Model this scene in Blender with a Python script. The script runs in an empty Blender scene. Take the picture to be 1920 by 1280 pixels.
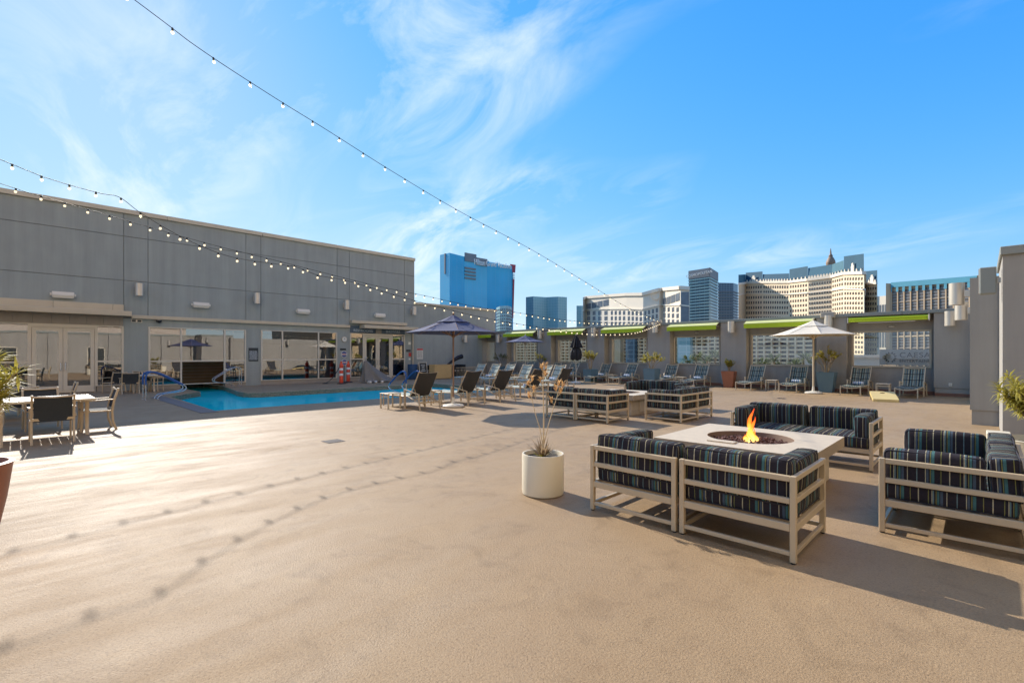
import bpy, bmesh, math, random
from mathutils import Vector, Matrix
random.seed(7)
R = math.radians
scene = bpy.context.scene
COL = scene.collection

# ------------------------------------------------------------------ camera
EYE = 1.6                       # eye height above the deck, metres
FOC, HZ, CXP = 906.0, 665.0, 960.0   # surveyed focal length / horizon row (1920 px wide photograph)
YAW = R(44.17)
SN, CS = math.sin(YAW), math.cos(YAW)
cam_d = bpy.data.cameras.new('camera'); cam = bpy.data.objects.new('camera', cam_d)
COL.objects.link(cam); scene.camera = cam
cam.location = (0, 0, EYE); cam.rotation_euler = (R(90), 0, YAW)
cam_d.sensor_width = 36; cam_d.lens = FOC / 1920 * 36; cam_d.shift_y = 25 / 1920
cam_d.clip_start = 0.05; cam_d.clip_end = 9000

# ------------------------------------------------------------------ sky, sun, exposure
SUN_EL, SUN_AZ = R(30.6), R(-84.7)          # azimuth measured from +Y towards +X
sun_vec = Vector((math.sin(SUN_AZ) * math.cos(SUN_EL), math.cos(SUN_AZ) * math.cos(SUN_EL), math.sin(SUN_EL)))
sd = bpy.data.lights.new('sun', 'SUN'); sd.energy = 2.7; sd.angle = R(0.53); sd.color = (1.0, 0.94, 0.85)
so = bpy.data.objects.new('sun', sd); COL.objects.link(so)
so.rotation_euler = sun_vec.to_track_quat('Z', 'Y').to_euler(); so.location = (-40, 5, 40)

world = bpy.data.worlds.new('World'); scene.world = world; world.use_nodes = True
wt = world.node_tree; wt.nodes.clear()
def wn(t, **k):
    n = wt.nodes.new(t)
    for a, b in k.items(): setattr(n, a, b)
    return n
def wl(a, b): wt.links.new(a, b)
sky = wn('ShaderNodeTexSky', sky_type='NISHITA', sun_disc=False, sun_elevation=SUN_EL, sun_rotation=SUN_AZ)
sky.altitude = 600; sky.air_density = 1.0; sky.dust_density = 0.14; sky.ozone_density = 2.0
# the photograph's tone curve holds the bright horizon down: one response curve per channel over the whole sky
sc_ = wn('ShaderNodeSeparateColor'); cc_ = wn('ShaderNodeCombineColor'); wl(sky.outputs[0], sc_.inputs[0])
for ch_, (A_, B_, p_) in enumerate(((2.60, 13.5, 2.0), (4.15, 5.0, 1.0), (3.15, 0.37, 1.0))):     # A x^p / (B + x^p)
    pw_ = wn('ShaderNodeMath', operation='POWER'); pw_.inputs[1].default_value = p_; wl(sc_.outputs[ch_], pw_.inputs[0])
    ad_ = wn('ShaderNodeMath', operation='ADD'); ad_.inputs[1].default_value = B_; wl(pw_.outputs[0], ad_.inputs[0])
    dv_ = wn('ShaderNodeMath', operation='DIVIDE'); wl(pw_.outputs[0], dv_.inputs[0]); wl(ad_.outputs[0], dv_.inputs[1])
    ml_ = wn('ShaderNodeMath', operation='MULTIPLY'); ml_.inputs[1].default_value = A_; wl(dv_.outputs[0], ml_.inputs[0]); wl(ml_.outputs[0], cc_.inputs[ch_])
tc = wn('ShaderNodeTexCoord'); sep = wn('ShaderNodeSeparateXYZ'); wl(tc.outputs['Generated'], sep.inputs[0])
def wmath(op, a, b=None):
    n = wn('ShaderNodeMath', operation=op)
    for i, v in enumerate((a, b)):
        if v is None: continue
        if isinstance(v, (int, float)): n.inputs[i].default_value = v
        else: wl(v, n.inputs[i])
    return n.outputs[0]
zc = wmath('ADD', wmath('MAXIMUM', sep.outputs[2], 0.0), 0.22)
px_ = wmath('DIVIDE', sep.outputs[0], zc); py_ = wmath('DIVIDE', sep.outputs[1], zc)
cmb = wn('ShaderNodeCombineXYZ'); wl(px_, cmb.inputs[0]); wl(py_, cmb.inputs[1])
mp = wn('ShaderNodeMapping'); mp.inputs['Rotation'].default_value = (0, 0, R(25)); mp.inputs['Scale'].default_value = (1.0, 2.1, 1.0)
mp.inputs['Location'].default_value = (5.3, 2.2, 0)
wl(cmb.outputs[0], mp.inputs[0])
n1 = wn('ShaderNodeTexNoise'); n1.inputs['Scale'].default_value = 1.5; n1.inputs['Detail'].default_value = 9; n1.inputs['Roughness'].default_value = 0.62
n1.inputs['Distortion'].default_value = 0.9
n2 = wn('ShaderNodeTexNoise'); n2.inputs['Scale'].default_value = 0.55; n2.inputs['Detail'].default_value = 2
mp2 = wn('ShaderNodeMapping'); mp2.inputs['Location'].default_value = (6.2, 0.9, 0.0); wl(mp.outputs[0], mp2.inputs[0])
wl(mp.outputs[0], n1.inputs['Vector']); wl(mp2.outputs[0], n2.inputs['Vector'])
cr1 = wn('ShaderNodeMapRange'); cr1.inputs[1].default_value = 0.43; cr1.inputs[2].default_value = 0.78
cr2 = wn('ShaderNodeMapRange'); cr2.inputs[1].default_value = 0.43; cr2.inputs[2].default_value = 0.66
wl(n1.outputs[0], cr1.inputs[0]); wl(n2.outputs[0], cr2.inputs[0])
cf = wmath('MULTIPLY', wmath('MULTIPLY', cr1.outputs[0], cr2.outputs[0]), 1.1)
cmix = wn('ShaderNodeMix', data_type='RGBA'); wl(cf, cmix.inputs[0]); wl(cc_.outputs[0], cmix.inputs[6])
cmix.inputs[7].default_value = (2.95, 3.2, 3.55, 1)
bg = wn('ShaderNodeBackground'); bg.inputs[1].default_value = 0.15
wo = wn('ShaderNodeOutputWorld'); wl(cmix.outputs[2], bg.inputs[0]); wl(bg.outputs[0], wo.inputs[0])

vs = scene.view_settings; vs.view_transform = 'Standard'; vs.look = 'None'; vs.exposure = 1.24; vs.gamma = 1.0; vs.use_curve_mapping = False
scene.render.engine = 'CYCLES'
scene.cycles.max_bounces = 8; scene.cycles.transparent_max_bounces = 16
scene.cycles.caustics_reflective = False; scene.cycles.caustics_refractive = False
scene.cycles.sample_clamp_indirect = 6.0
scene.render.resolution_x = 1024; scene.render.resolution_y = 682

# ------------------------------------------------------------------ survey helpers (metres; X along the pool wall normal, Y along the pool house)
def along(px, d):
    x = (px - CXP) / FOC * d
    return (-SN * d + CS * x, CS * d + SN * x)
def gp(px, py, z=0.0):
    d = FOC * (EYE - z) / (py - HZ); X, Y = along(px, d); return Vector((X, Y, z))
def onx(px, X0):                      # point of plane X = X0 on a sight line: (Y, depth)
    t = (px - CXP) / FOC; d = X0 / (-SN + CS * t); return along(px, d)[1], d
def ony(px, Y0):
    t = (px - CXP) / FOC; d = Y0 / (CS + SN * t); return along(px, d)[0], d
def zat(py, d): return EYE + (HZ - py) / FOC * d

# ------------------------------------------------------------------ materials
MATS = {}
def new_mat(name):
    m = bpy.data.materials.new(name); m.use_nodes = True; nt = m.node_tree
    p = nt.nodes['Principled BSDF']; MATS[name] = m
    return m, nt, p
def node(nt, t, **k):
    n = nt.nodes.new(t)
    for a, b in k.items(): setattr(n, a, b)
    return n
def mat(name, col, rough=0.6, metal=0.0, var=0.12, scale=3.0, bump=0.0, bscale=80.0, spec=0.5, emit=None, es=0.0, streak=0.0):
    m, nt, p = new_mat(name)
    p.inputs['Roughness'].default_value = rough; p.inputs['Metallic'].default_value = metal
    p.inputs['Specular IOR Level'].default_value = spec
    c = (*col, 1)
    tcn = node(nt, 'ShaderNodeTexCoord')
    if var > 0:
        n = node(nt, 'ShaderNodeTexNoise'); n.inputs['Scale'].default_value = scale; n.inputs['Detail'].default_value = 6
        nt.links.new(tcn.outputs['Object'], n.inputs['Vector'])
        mx = node(nt, 'ShaderNodeMix', data_type='RGBA')
        mx.inputs[6].default_value = tuple(v * (1 - var) for v in col) + (1,)
        mx.inputs[7].default_value = tuple(min(1, v * (1 + var)) for v in col) + (1,)
        nt.links.new(n.outputs[0], mx.inputs[0]); col_out = mx.outputs[2]
        if streak > 0:          # rain streaks and patched paint
            mp_ = node(nt, 'ShaderNodeMapping'); mp_.inputs['Scale'].default_value = (2.6, 2.6, 0.16); nt.links.new(tcn.outputs['Object'], mp_.inputs[0])
            ns_ = node(nt, 'ShaderNodeTexNoise'); ns_.inputs['Scale'].default_value = 1.0; ns_.inputs['Detail'].default_value = 8; ns_.inputs['Roughness'].default_value = 0.65; nt.links.new(mp_.outputs[0], ns_.inputs['Vector'])
            mr_ = node(nt, 'ShaderNodeMapRange'); mr_.inputs[1].default_value = 0.35; mr_.inputs[2].default_value = 0.65; mr_.inputs[3].default_value = 1-streak; mr_.inputs[4].default_value = 1.0; nt.links.new(ns_.outputs[0], mr_.inputs[0])
            m2_ = node(nt, 'ShaderNodeMix', data_type='RGBA', blend_type='MULTIPLY'); m2_.inputs[0].default_value = 1.0; nt.links.new(col_out, m2_.inputs[6]); nt.links.new(mr_.outputs[0], m2_.inputs[7]); col_out = m2_.outputs[2]
        nt.links.new(col_out, p.inputs['Base Color'])
    else:
        p.inputs['Base Color'].default_value = c
    if bump > 0:
        nb = node(nt, 'ShaderNodeTexNoise'); nb.inputs['Scale'].default_value = bscale; nb.inputs['Detail'].default_value = 3
        nt.links.new(tcn.outputs['Object'], nb.inputs['Vector'])
        b = node(nt, 'ShaderNodeBump'); b.inputs['Strength'].default_value = bump; b.inputs['Distance'].default_value = 0.01
        nt.links.new(nb.outputs[0], b.inputs['Height']); nt.links.new(b.outputs[0], p.inputs['Normal'])
    if emit:
        p.inputs['Emission Color'].default_value = (*emit, 1); p.inputs['Emission Strength'].default_value = es
    return m

mat('stucco', (0.345, 0.368, 0.338), 0.9, streak=0.14, var=0.10, scale=1.3, bump=0.35, bscale=120)
mat('stucco_warm', (0.375, 0.345, 0.30), 0.9, streak=0.13, var=0.10, scale=1.3, bump=0.35, bscale=120)
mat('joint', (0.20, 0.205, 0.19), 0.9, var=0)
mat('coping', (0.58, 0.51, 0.38), 0.5, var=0.10, scale=2)
mat('coping_grey', (0.26, 0.27, 0.24), 0.6, var=0.12, scale=2)
mat('fascia', (0.58, 0.48, 0.33), 0.65, var=0.10, scale=2.5)
mat('fascia_tile', (0.33, 0.28, 0.22), 0.7, var=0.14, scale=4)
mat('frame_cream', (0.64, 0.56, 0.43), 0.45, var=0.06)
mat('frame_tan', (0.50, 0.42, 0.30), 0.5, var=0.08)
mat('interior', (0.42, 0.33, 0.26), 0.8, var=0.3, scale=1.5)
mat('grotto_wood', (0.34, 0.22, 0.13), 0.6, var=0.2, scale=3)
mat('interior_floor', (0.13, 0.10, 0.08), 0.5, var=0.2)
mat('champagne', (0.56, 0.43, 0.27), 0.42, metal=0.08, var=0.06, scale=5)
mat('champagne_light', (0.62, 0.51, 0.35), 0.42, metal=0.05, var=0.06, scale=5)
mat('sling_dark', (0.042, 0.041, 0.043), 0.8, var=0.2, scale=30, bump=0.4, bscale=300)
mat('sling_charcoal', (0.03, 0.036, 0.042), 0.8, var=0.2, scale=30, bump=0.4, bscale=300)
mat('navy', (0.055, 0.062, 0.125), 0.85, var=0.12, scale=4, bump=0.2, bscale=200)
mat('black_cloth', (0.012, 0.012, 0.015), 0.75, var=0.3, scale=6, bump=0.5, bscale=40)
mat('canvas', (0.76, 0.66, 0.50), 0.85, var=0.06, scale=4, bump=0.2, bscale=200)
mat('wood_pole', (0.28, 0.16, 0.09), 0.5, var=0.2, scale=9)
mat('white_plastic', (0.72, 0.66, 0.55), 0.5, var=0.08, scale=5, bump=0.15, bscale=40)
mat('white_paint', (0.74, 0.70, 0.62), 0.45, var=0.06, scale=3)
mat('pot_white', (0.74, 0.65, 0.48), 0.42, var=0.07, scale=3, bump=0.05, bscale=30)
mat('pot_blue', (0.11, 0.19, 0.235), 0.5, var=0.12, scale=3)
mat('pot_red', (0.33, 0.12, 0.06), 0.5, var=0.15, scale=4)
mat('soil', (0.035, 0.025, 0.018), 0.95, var=0.4, scale=25, bump=0.8, bscale=30)
mat('lime', (0.44, 0.56, 0.012), 0.7, var=0.08, scale=3)
mat('lime_pale', (0.66, 0.66, 0.26), 0.7, var=0.08, scale=3)
mat('lime_bright', (0.62, 0.76, 0.03), 0.6, var=0.08, scale=3)
mat('silver', (0.62, 0.55, 0.45), 0.4, metal=0.5, var=0.08, scale=3)
mat('steel', (0.62, 0.62, 0.62), 0.22, metal=1.0, var=0.04)
mat('blue_wrap', (0.03, 0.10, 0.30), 0.5, var=0.15, scale=12)
mat('black_plastic', (0.015, 0.015, 0.017), 0.45, var=0.2, scale=8)
mat('orange_plastic', (0.72, 0.07, 0.025), 0.45, var=0.08, scale=8)
mat('reflective_white', (0.80, 0.78, 0.74), 0.4, var=0.05)
mat('tarp', (0.20, 0.175, 0.14), 0.8, var=0.15, scale=3, bump=0.5, bscale=14)
mat('plywood', (0.60, 0.40, 0.17), 0.6, var=0.14, scale=5)
mat('board_yellow', (0.66, 0.50, 0.20), 0.5, var=0.08, scale=5)
mat('bin_blue', (0.02, 0.07, 0.17), 0.45, var=0.12)
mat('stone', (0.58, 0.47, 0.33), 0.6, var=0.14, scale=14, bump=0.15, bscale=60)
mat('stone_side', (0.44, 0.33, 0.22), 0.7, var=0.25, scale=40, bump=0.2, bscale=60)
mat('lava', (0.14, 0.065, 0.05), 0.85, var=0.45, scale=30, bump=0.5, bscale=60)
mat('bowl', (0.20, 0.13, 0.09), 0.6, var=0.2, scale=6)
mat('slat_white', (0.72, 0.67, 0.58), 0.55, var=0.08, scale=6)
mat('bark', (0.30, 0.22, 0.13), 0.85, var=0.25, scale=14)
mat('dry_stem', (0.58, 0.44, 0.26), 0.8, var=0.2, scale=14)
mat('dry_pod', (0.66, 0.42, 0.19), 0.8, var=0.2, scale=14)
mat('leaf_yellow', (0.46, 0.40, 0.07), 0.55, var=0.35, scale=6)
mat('leaf_green', (0.12, 0.15, 0.03), 0.55, var=0.4, scale=5)
mat('leaf_dry', (0.34, 0.24, 0.14), 0.7, var=0.3, scale=5)
for _n in ('leaf_yellow', 'leaf_green', 'leaf_dry', 'dry_pod'):
    _nt = MATS[_n].node_tree; _p = _nt.nodes['Principled BSDF']; _t = node(_nt, 'ShaderNodeBsdfTranslucent'); _mx = node(_nt, 'ShaderNodeMixShader'); _mx.inputs[0].default_value = 0.42
    _l = _p.inputs['Base Color'].links[0].from_socket; _nt.links.new(_l, _t.inputs[0])
    _nt.links.new(_p.outputs[0], _mx.inputs[1]); _nt.links.new(_t.outputs[0], _mx.inputs[2]); _nt.links.new(_mx.outputs[0], _nt.nodes['Material Output'].inputs[0])
mat('sign_blue', (0.08, 0.12, 0.16), 0.5, var=0.06)
mat('sign_dark', (0.03, 0.035, 0.035), 0.5, var=0.08)
mat('sign_white', (0.72, 0.70, 0.62), 0.5, var=0.04)
mat('banner_grey', (0.40, 0.35, 0.29), 0.7, var=0.05)
mat('sign_red', (0.55, 0.05, 0.04), 0.5, var=0.04)
mat('sign_navy', (0.06, 0.08, 0.24), 0.5, var=0.04)
mat('ink', (0.02, 0.02, 0.022), 0.6, var=0)
mat('letter_pale', (0.55, 0.60, 0.62), 0.5, var=0)
mat('cable', (0.015, 0.017, 0.02), 0.6, var=0)
mat('bulb_glass', (0.85, 0.78, 0.62), 0.25, var=0, emit=(1.0, 0.82, 0.52), es=0.55)
_bm = MATS['bulb_glass']; _nt = _bm.node_tree; _p = _nt.nodes['Principled BSDF']; _t = node(_nt, 'ShaderNodeBsdfTransparent'); _mx = node(_nt, 'ShaderNodeMixShader'); _mx.inputs[0].default_value = 0.55
_nt.links.new(_t.outputs[0], _mx.inputs[1]); _nt.links.new(_p.outputs[0], _mx.inputs[2]); _nt.links.new(_mx.outputs[0], _nt.nodes['Material Output'].inputs[0])     # frosted glass lets light through
_p.inputs['Emission Strength'].default_value = 0.6
mat('red_skirting', (0.26, 0.12, 0.075), 0.8, var=0.15, scale=4)
mat('plaster_blue', (0.25, 0.62, 0.74), 0.6, var=0.06, scale=1)
mat('city_ground', (0.22, 0.20, 0.17), 0.95, var=0.2, scale=0.02)
mat('grate', (0.07, 0.06, 0.05), 0.6, metal=0.4, var=0.2)
mat('towel_white', (0.78, 0.78, 0.76), 0.95, var=0.03, bump=0.4, bscale=160)

def stripe_mat(name, base, stripes, period, rough=0.9, axis=0):
    """woven stripes that run across the piece's own length"""
    m, nt, p = new_mat(name); p.inputs['Roughness'].default_value = rough; p.inputs['Specular IOR Level'].default_value = 0.2
    t = node(nt, 'ShaderNodeTexCoord'); s = node(nt, 'ShaderNodeSeparateXYZ'); nt.links.new(t.outputs['Object'], s.inputs[0])
    oi = node(nt, 'ShaderNodeObjectInfo')
    a = node(nt, 'ShaderNodeMath', operation='MULTIPLY_ADD'); a.inputs[1].default_value = 1 / period
    sn = node(nt, 'ShaderNodeSeparateXYZ'); nt.links.new(t.outputs['Normal'], sn.inputs[0])       # end faces carry the stripes round the corner
    ab = node(nt, 'ShaderNodeMath', operation='ABSOLUTE'); nt.links.new(sn.outputs[axis], ab.inputs[0])
    gt = node(nt, 'ShaderNodeMath', operation='GREATER_THAN'); nt.links.new(ab.outputs[0], gt.inputs[0]); gt.inputs[1].default_value = 0.72
    sw = node(nt, 'ShaderNodeMix', data_type='FLOAT'); nt.links.new(gt.outputs[0], sw.inputs[0]); nt.links.new(s.outputs[axis], sw.inputs[2]); nt.links.new(s.outputs[1-axis], sw.inputs[3])
    nt.links.new(sw.outputs[0], a.inputs[0]); nt.links.new(oi.outputs['Random'], a.inputs[2])
    fr = node(nt, 'ShaderNodeMath', operation='FRACT'); nt.links.new(a.outputs[0], fr.inputs[0])
    r = node(nt, 'ShaderNodeValToRGB'); r.color_ramp.interpolation = 'CONSTANT'
    e = r.color_ramp.elements
    e[0].position = 0; e[0].color = (*base, 1); e[1].position = 0.999; e[1].color = (*base, 1)
    for pos, w, col in stripes:
        x = e.new(pos); x.color = (*col, 1); y = e.new(pos + w); y.color = (*base, 1)
    nt.links.new(fr.outputs[0], r.inputs[0])
    nz = node(nt, 'ShaderNodeTexNoise'); nz.inputs['Scale'].default_value = 9; nz.inputs['Detail'].default_value = 5
    nt.links.new(t.outputs['Object'], nz.inputs['Vector'])
    mx = node(nt, 'ShaderNodeMix', data_type='RGBA', blend_type='MULTIPLY'); mx.inputs[0].default_value = 0.5
    mr = node(nt, 'ShaderNodeMapRange'); mr.inputs[3].default_value = 0.55; mr.inputs[4].default_value = 1.35
    nt.links.new(nz.outputs[0], mr.inputs[0])
    nt.links.new(r.outputs[0], mx.inputs[6]); nt.links.new(mr.outputs[0], mx.inputs[7])
    nt.links.new(mx.outputs[2], p.inputs['Base Color'])
    b1 = node(nt, 'ShaderNodeTexNoise'); b1.inputs['Scale'].default_value = 12; nt.links.new(t.outputs['Object'], b1.inputs['Vector'])
    b = node(nt, 'ShaderNodeBump'); b.inputs['Strength'].default_value = 0.45; b.inputs['Distance'].default_value = 0.02
    nt.links.new(b1.outputs[0], b.inputs['Height']); nt.links.new(b.outputs[0], p.inputs['Normal'])
    return m
TEAL, OLIVE, CREAM, SLATE, SKYB = (0.06, 0.14, 0.135), (0.20, 0.19, 0.06), (0.44, 0.38, 0.24), (0.07, 0.09, 0.115), (0.13, 0.19, 0.19)
stripe_mat('cushion_fabric', (0.028, 0.022, 0.026),
    [(0.04, 0.012, CREAM), (0.10, 0.04, SLATE), (0.15, 0.03, TEAL), (0.19, 0.012, OLIVE), (0.225, 0.02, SKYB), (0.25, 0.010, CREAM),
     (0.30, 0.012, OLIVE), (0.44, 0.014, CREAM), (0.56, 0.014, OLIVE), (0.66, 0.04, TEAL), (0.71, 0.012, OLIVE), (0.74, 0.03, SLATE), (0.78, 0.010, CREAM), (0.90, 0.016, SKYB)], 0.46)
mat('piping', (0.035, 0.03, 0.035), 0.85, var=0.2, scale=20)
stripe_mat('lounge_fabric', (0.20, 0.205, 0.155),
    [(0.06, 0.10, (0.10, 0.14, 0.16)), (0.22, 0.05, (0.50, 0.48, 0.36)), (0.34, 0.12, (0.04, 0.05, 0.06)), (0.50, 0.05, (0.22, 0.38, 0.38)),
     (0.62, 0.08, (0.06, 0.08, 0.09)), (0.76, 0.06, (0.48, 0.47, 0.36)), (0.86, 0.08, (0.16, 0.24, 0.25))], 0.30)
stripe_mat('lounge_pale', (0.46, 0.48, 0.38),
    [(0.06, 0.06, (0.27, 0.32, 0.28)), (0.22, 0.06, (0.62, 0.58, 0.42)), (0.36, 0.10, (0.30, 0.36, 0.31)), (0.55, 0.05, (0.62, 0.60, 0.46)),
     (0.68, 0.08, (0.22, 0.28, 0.28)), (0.84, 0.06, (0.60, 0.62, 0.52))], 0.26)
stripe_mat('towel_stripe', (0.78, 0.78, 0.76), [(0.1, 0.22, (0.10, 0.20, 0.40)), (0.5, 0.2, (0.12, 0.24, 0.44))], 0.16)

def ramp_between(nt, fac, stops):
    r = node(nt, 'ShaderNodeValToRGB'); e = r.color_ramp.elements
    e[0].position, e[0].color = stops[0][0], (*stops[0][1], 1); e[1].position, e[1].color = stops[-1][0], (*stops[-1][1], 1)
    for pos, c in stops[1:-1]:
        x = e.new(pos); x.color = (*c, 1)
    nt.links.new(fac, r.inputs[0]); return r.outputs[0]

def deck_material():
    m, nt, p = new_mat('deck_coating')
    t = node(nt, 'ShaderNodeTexCoord')
    def noise(s, d, dist=0.0, rough=0.55):
        n = node(nt, 'ShaderNodeTexNoise'); n.inputs['Scale'].default_value = s; n.inputs['Detail'].default_value = d
        n.inputs['Distortion'].default_value = dist; n.inputs['Roughness'].default_value = rough
        nt.links.new(t.outputs['Object'], n.inputs['Vector']); return n.outputs[0]
    base = ramp_between(nt, noise(0.35, 5, 0.6), [(0.3, (0.350, 0.232, 0.122)), (0.5, (0.378, 0.255, 0.138)), (0.72, (0.405, 0.280, 0.156))])
    mid = node(nt, 'ShaderNodeMix', data_type='RGBA', blend_type='MULTIPLY'); mid.inputs[0].default_value = 1.0
    nt.links.new(base, mid.inputs[6])
    nt.links.new(ramp_between(nt, noise(2.2, 7, 1.2, 0.65), [(0.30, (0.80, 0.79, 0.78)), (0.48, (1, 1, 1)), (0.75, (1.0, 1.0, 1.0))]), mid.inputs[7])
    grain = node(nt, 'ShaderNodeMix', data_type='RGBA', blend_type='MULTIPLY'); grain.inputs[0].default_value = 1.0
    nt.links.new(mid.outputs[2], grain.inputs[6])
    nt.links.new(ramp_between(nt, noise(62, 5, 0, 0.8), [(0.34, (0.58, 0.55, 0.52)), (0.47, (0.95, 0.95, 0.95)), (0.62, (1.05, 1.05, 1.05))]), grain.inputs[7])
    st1 = node(nt, 'ShaderNodeMix', data_type='RGBA', blend_type='MULTIPLY'); st1.inputs[0].default_value = 1.0; nt.links.new(grain.outputs[2], st1.inputs[6])
    nt.links.new(ramp_between(nt, noise(0.9, 9, 1.6, 0.7), [(0.30, (0.78, 0.75, 0.72)), (0.40, (0.95, 0.94, 0.93)), (0.60, (1, 1, 1)), (0.72, (1.10, 1.10, 1.08))]), st1.inputs[7])
    nt.links.new(st1.outputs[2], p.inputs['Base Color'])
    rr = node(nt, 'ShaderNodeMapRange'); rr.inputs[3].default_value = 0.52; rr.inputs[4].default_value = 0.76
    mpd = node(nt, 'ShaderNodeMapping'); mpd.inputs['Scale'].default_value = (3.2, 0.7, 1); mpd.inputs['Rotation'].default_value = (0, 0, R(12)); nt.links.new(t.outputs['Object'], mpd.inputs[0])
    ns = node(nt, 'ShaderNodeTexNoise'); ns.inputs['Scale'].default_value = 1.0; ns.inputs['Detail'].default_value = 7; ns.inputs['Roughness'].default_value = 0.65; nt.links.new(mpd.outputs[0], ns.inputs['Vector'])
    nt.links.new(ns.outputs[0], rr.inputs[0]); rr.inputs[1].default_value = 0.3; rr.inputs[2].default_value = 0.7; nt.links.new(rr.outputs[0], p.inputs['Roughness'])
    p.inputs['Specular IOR Level'].default_value = 0.36
    b = node(nt, 'ShaderNodeBump'); b.inputs['Strength'].default_value = 0.7; b.inputs['Distance'].default_value = 0.012
    nt.links.new(noise(78, 4, 0, 0.7), b.inputs['Height'])
    b2 = node(nt, 'ShaderNodeBump'); b2.inputs['Strength'].default_value = 0.12; b2.inputs['Distance'].default_value = 0.05
    nt.links.new(noise(3.0, 4), b2.inputs['Height']); nt.links.new(b.outputs[0], b2.inputs['Normal'])
    nt.links.new(b2.outputs[0], p.inputs['Normal'])
deck_material()

def mix_glass(name, gloss, tint, rough=0.0, bump=0.0, bscale=1.0, fresnel=None):
    m, nt, p = new_mat(name); nt.nodes.remove(p)
    out = nt.nodes['Material Output']
    g = node(nt, 'ShaderNodeBsdfGlossy'); g.inputs['Roughness'].default_value = rough
    tr = node(nt, 'ShaderNodeBsdfTransparent'); tr.inputs[0].default_value = (*tint, 1)
    mx = node(nt, 'ShaderNodeMixShader')
    if fresnel:
        fr = node(nt, 'ShaderNodeFresnel'); fr.inputs[0].default_value = fresnel; nt.links.new(fr.outputs[0], mx.inputs[0])
    else: mx.inputs[0].default_value = gloss
    nt.links.new(tr.outputs[0], mx.inputs[1]); nt.links.new(g.outputs[0], mx.inputs[2]); nt.links.new(mx.outputs[0], out.inputs[0])
    if bump:
        t = node(nt, 'ShaderNodeTexCoord'); n = node(nt, 'ShaderNodeTexNoise'); n.inputs['Scale'].default_value = bscale; n.inputs['Detail'].default_value = 3
        nt.links.new(t.outputs['Object'], n.inputs['Vector'])
        b = node(nt, 'ShaderNodeBump'); b.inputs['Strength'].default_value = bump; b.inputs['Distance'].default_value = 0.05
        nt.links.new(n.outputs[0], b.inputs['Height']); nt.links.new(b.outputs[0], g.inputs['Normal'])
        if fresnel: nt.links.new(b.outputs[0], fr.inputs['Normal'])
    return m
mix_glass('tinted_glass', 0.30, (0.60, 0.55, 0.52), 0.0, bump=0.02, bscale=0.9)
mix_glass('clear_glass', 0.07, (0.93, 0.95, 0.93))
m = mix_glass('pool_water', 0, (0.10, 0.55, 0.78), 0.0, bump=0.12, bscale=3.0, fresnel=1.10)
[n for n in m.node_tree.nodes if n.type == 'BSDF_GLOSSY'][0].inputs[0].default_value = (0.42, 0.80, 1.0, 1)
nt = m.node_tree                       # clear water over bright plaster: part of the light is scattered back blue
_tr = [n for n in nt.nodes if n.type == 'BSDF_TRANSPARENT'][0]; _mx = [n for n in nt.nodes if n.type == 'MIX_SHADER'][0]
_df = node(nt, 'ShaderNodeBsdfDiffuse'); _df.inputs[0].default_value = (0.004, 0.86, 0.90, 1)
_m2 = node(nt, 'ShaderNodeMixShader'); _m2.inputs[0].default_value = 0.75
nt.links.new(_tr.outputs[0], _m2.inputs[1]); nt.links.new(_df.outputs[0], _m2.inputs[2]); nt.links.new(_m2.outputs[0], _mx.inputs[1])

def facade_glass(name, col, sx, sz, line=(0.6, 0.7, 0.75), amt=0.25, rough=0.12, metal=0.75):
    """curtain wall too far away to tell its panes apart: floor and mullion lines in the material"""
    m, nt, p = new_mat(name); p.inputs['Roughness'].default_value = rough; p.inputs['Metallic'].default_value = metal
    t = node(nt, 'ShaderNodeTexCoord'); s = node(nt, 'ShaderNodeSeparateXYZ'); nt.links.new(t.outputs['Object'], s.inputs[0])
    def lines(o, per, w):
        a = node(nt, 'ShaderNodeMath', operation='DIVIDE'); nt.links.new(o, a.inputs[0]); a.inputs[1].default_value = per
        f = node(nt, 'ShaderNodeMath', operation='FRACT'); nt.links.new(a.outputs[0], f.inputs[0])
        l = node(nt, 'ShaderNodeMath', operation='LESS_THAN'); nt.links.new(f.outputs[0], l.inputs[0]); l.inputs[1].default_value = w
        return l.outputs[0]
    hsum = node(nt, 'ShaderNodeMath', operation='ADD'); nt.links.new(s.outputs[0], hsum.inputs[0]); nt.links.new(s.outputs[1], hsum.inputs[1])
    mxm = node(nt, 'ShaderNodeMath', operation='MAXIMUM')
    nt.links.new(lines(s.outputs[2], sz, 0.18), mxm.inputs[0]); nt.links.new(lines(hsum.outputs[0], sx, 0.14), mxm.inputs[1])
    ml = node(nt, 'ShaderNodeMath', operation='MULTIPLY'); nt.links.new(mxm.outputs[0], ml.inputs[0]); ml.inputs[1].default_value = amt
    nz = node(nt, 'ShaderNodeTexNoise'); nz.inputs['Scale'].default_value = 0.03; nt.links.new(t.outputs['Object'], nz.inputs['Vector'])
    c0 = node(nt, 'ShaderNodeMix', data_type='RGBA'); c0.inputs[6].default_value = tuple(v * .8 for v in col) + (1,); c0.inputs[7].default_value = tuple(min(1, v * 1.2) for v in col) + (1,)
    nt.links.new(nz.outputs[0], c0.inputs[0])
    c1 = node(nt, 'ShaderNodeMix', data_type='RGBA'); nt.links.new(ml.outputs[0], c1.inputs[0]); nt.links.new(c0.outputs[2], c1.inputs[6]); c1.inputs[7].default_value = (*line, 1)
    nt.links.new(c1.outputs[2], p.inputs['Base Color'])
facade_glass('glass_azure', (0.025, 0.40, 0.62), 9.0, 3.6, (0.10, 0.40, 0.60), 0.4, 0.35, 0.0)
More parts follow.
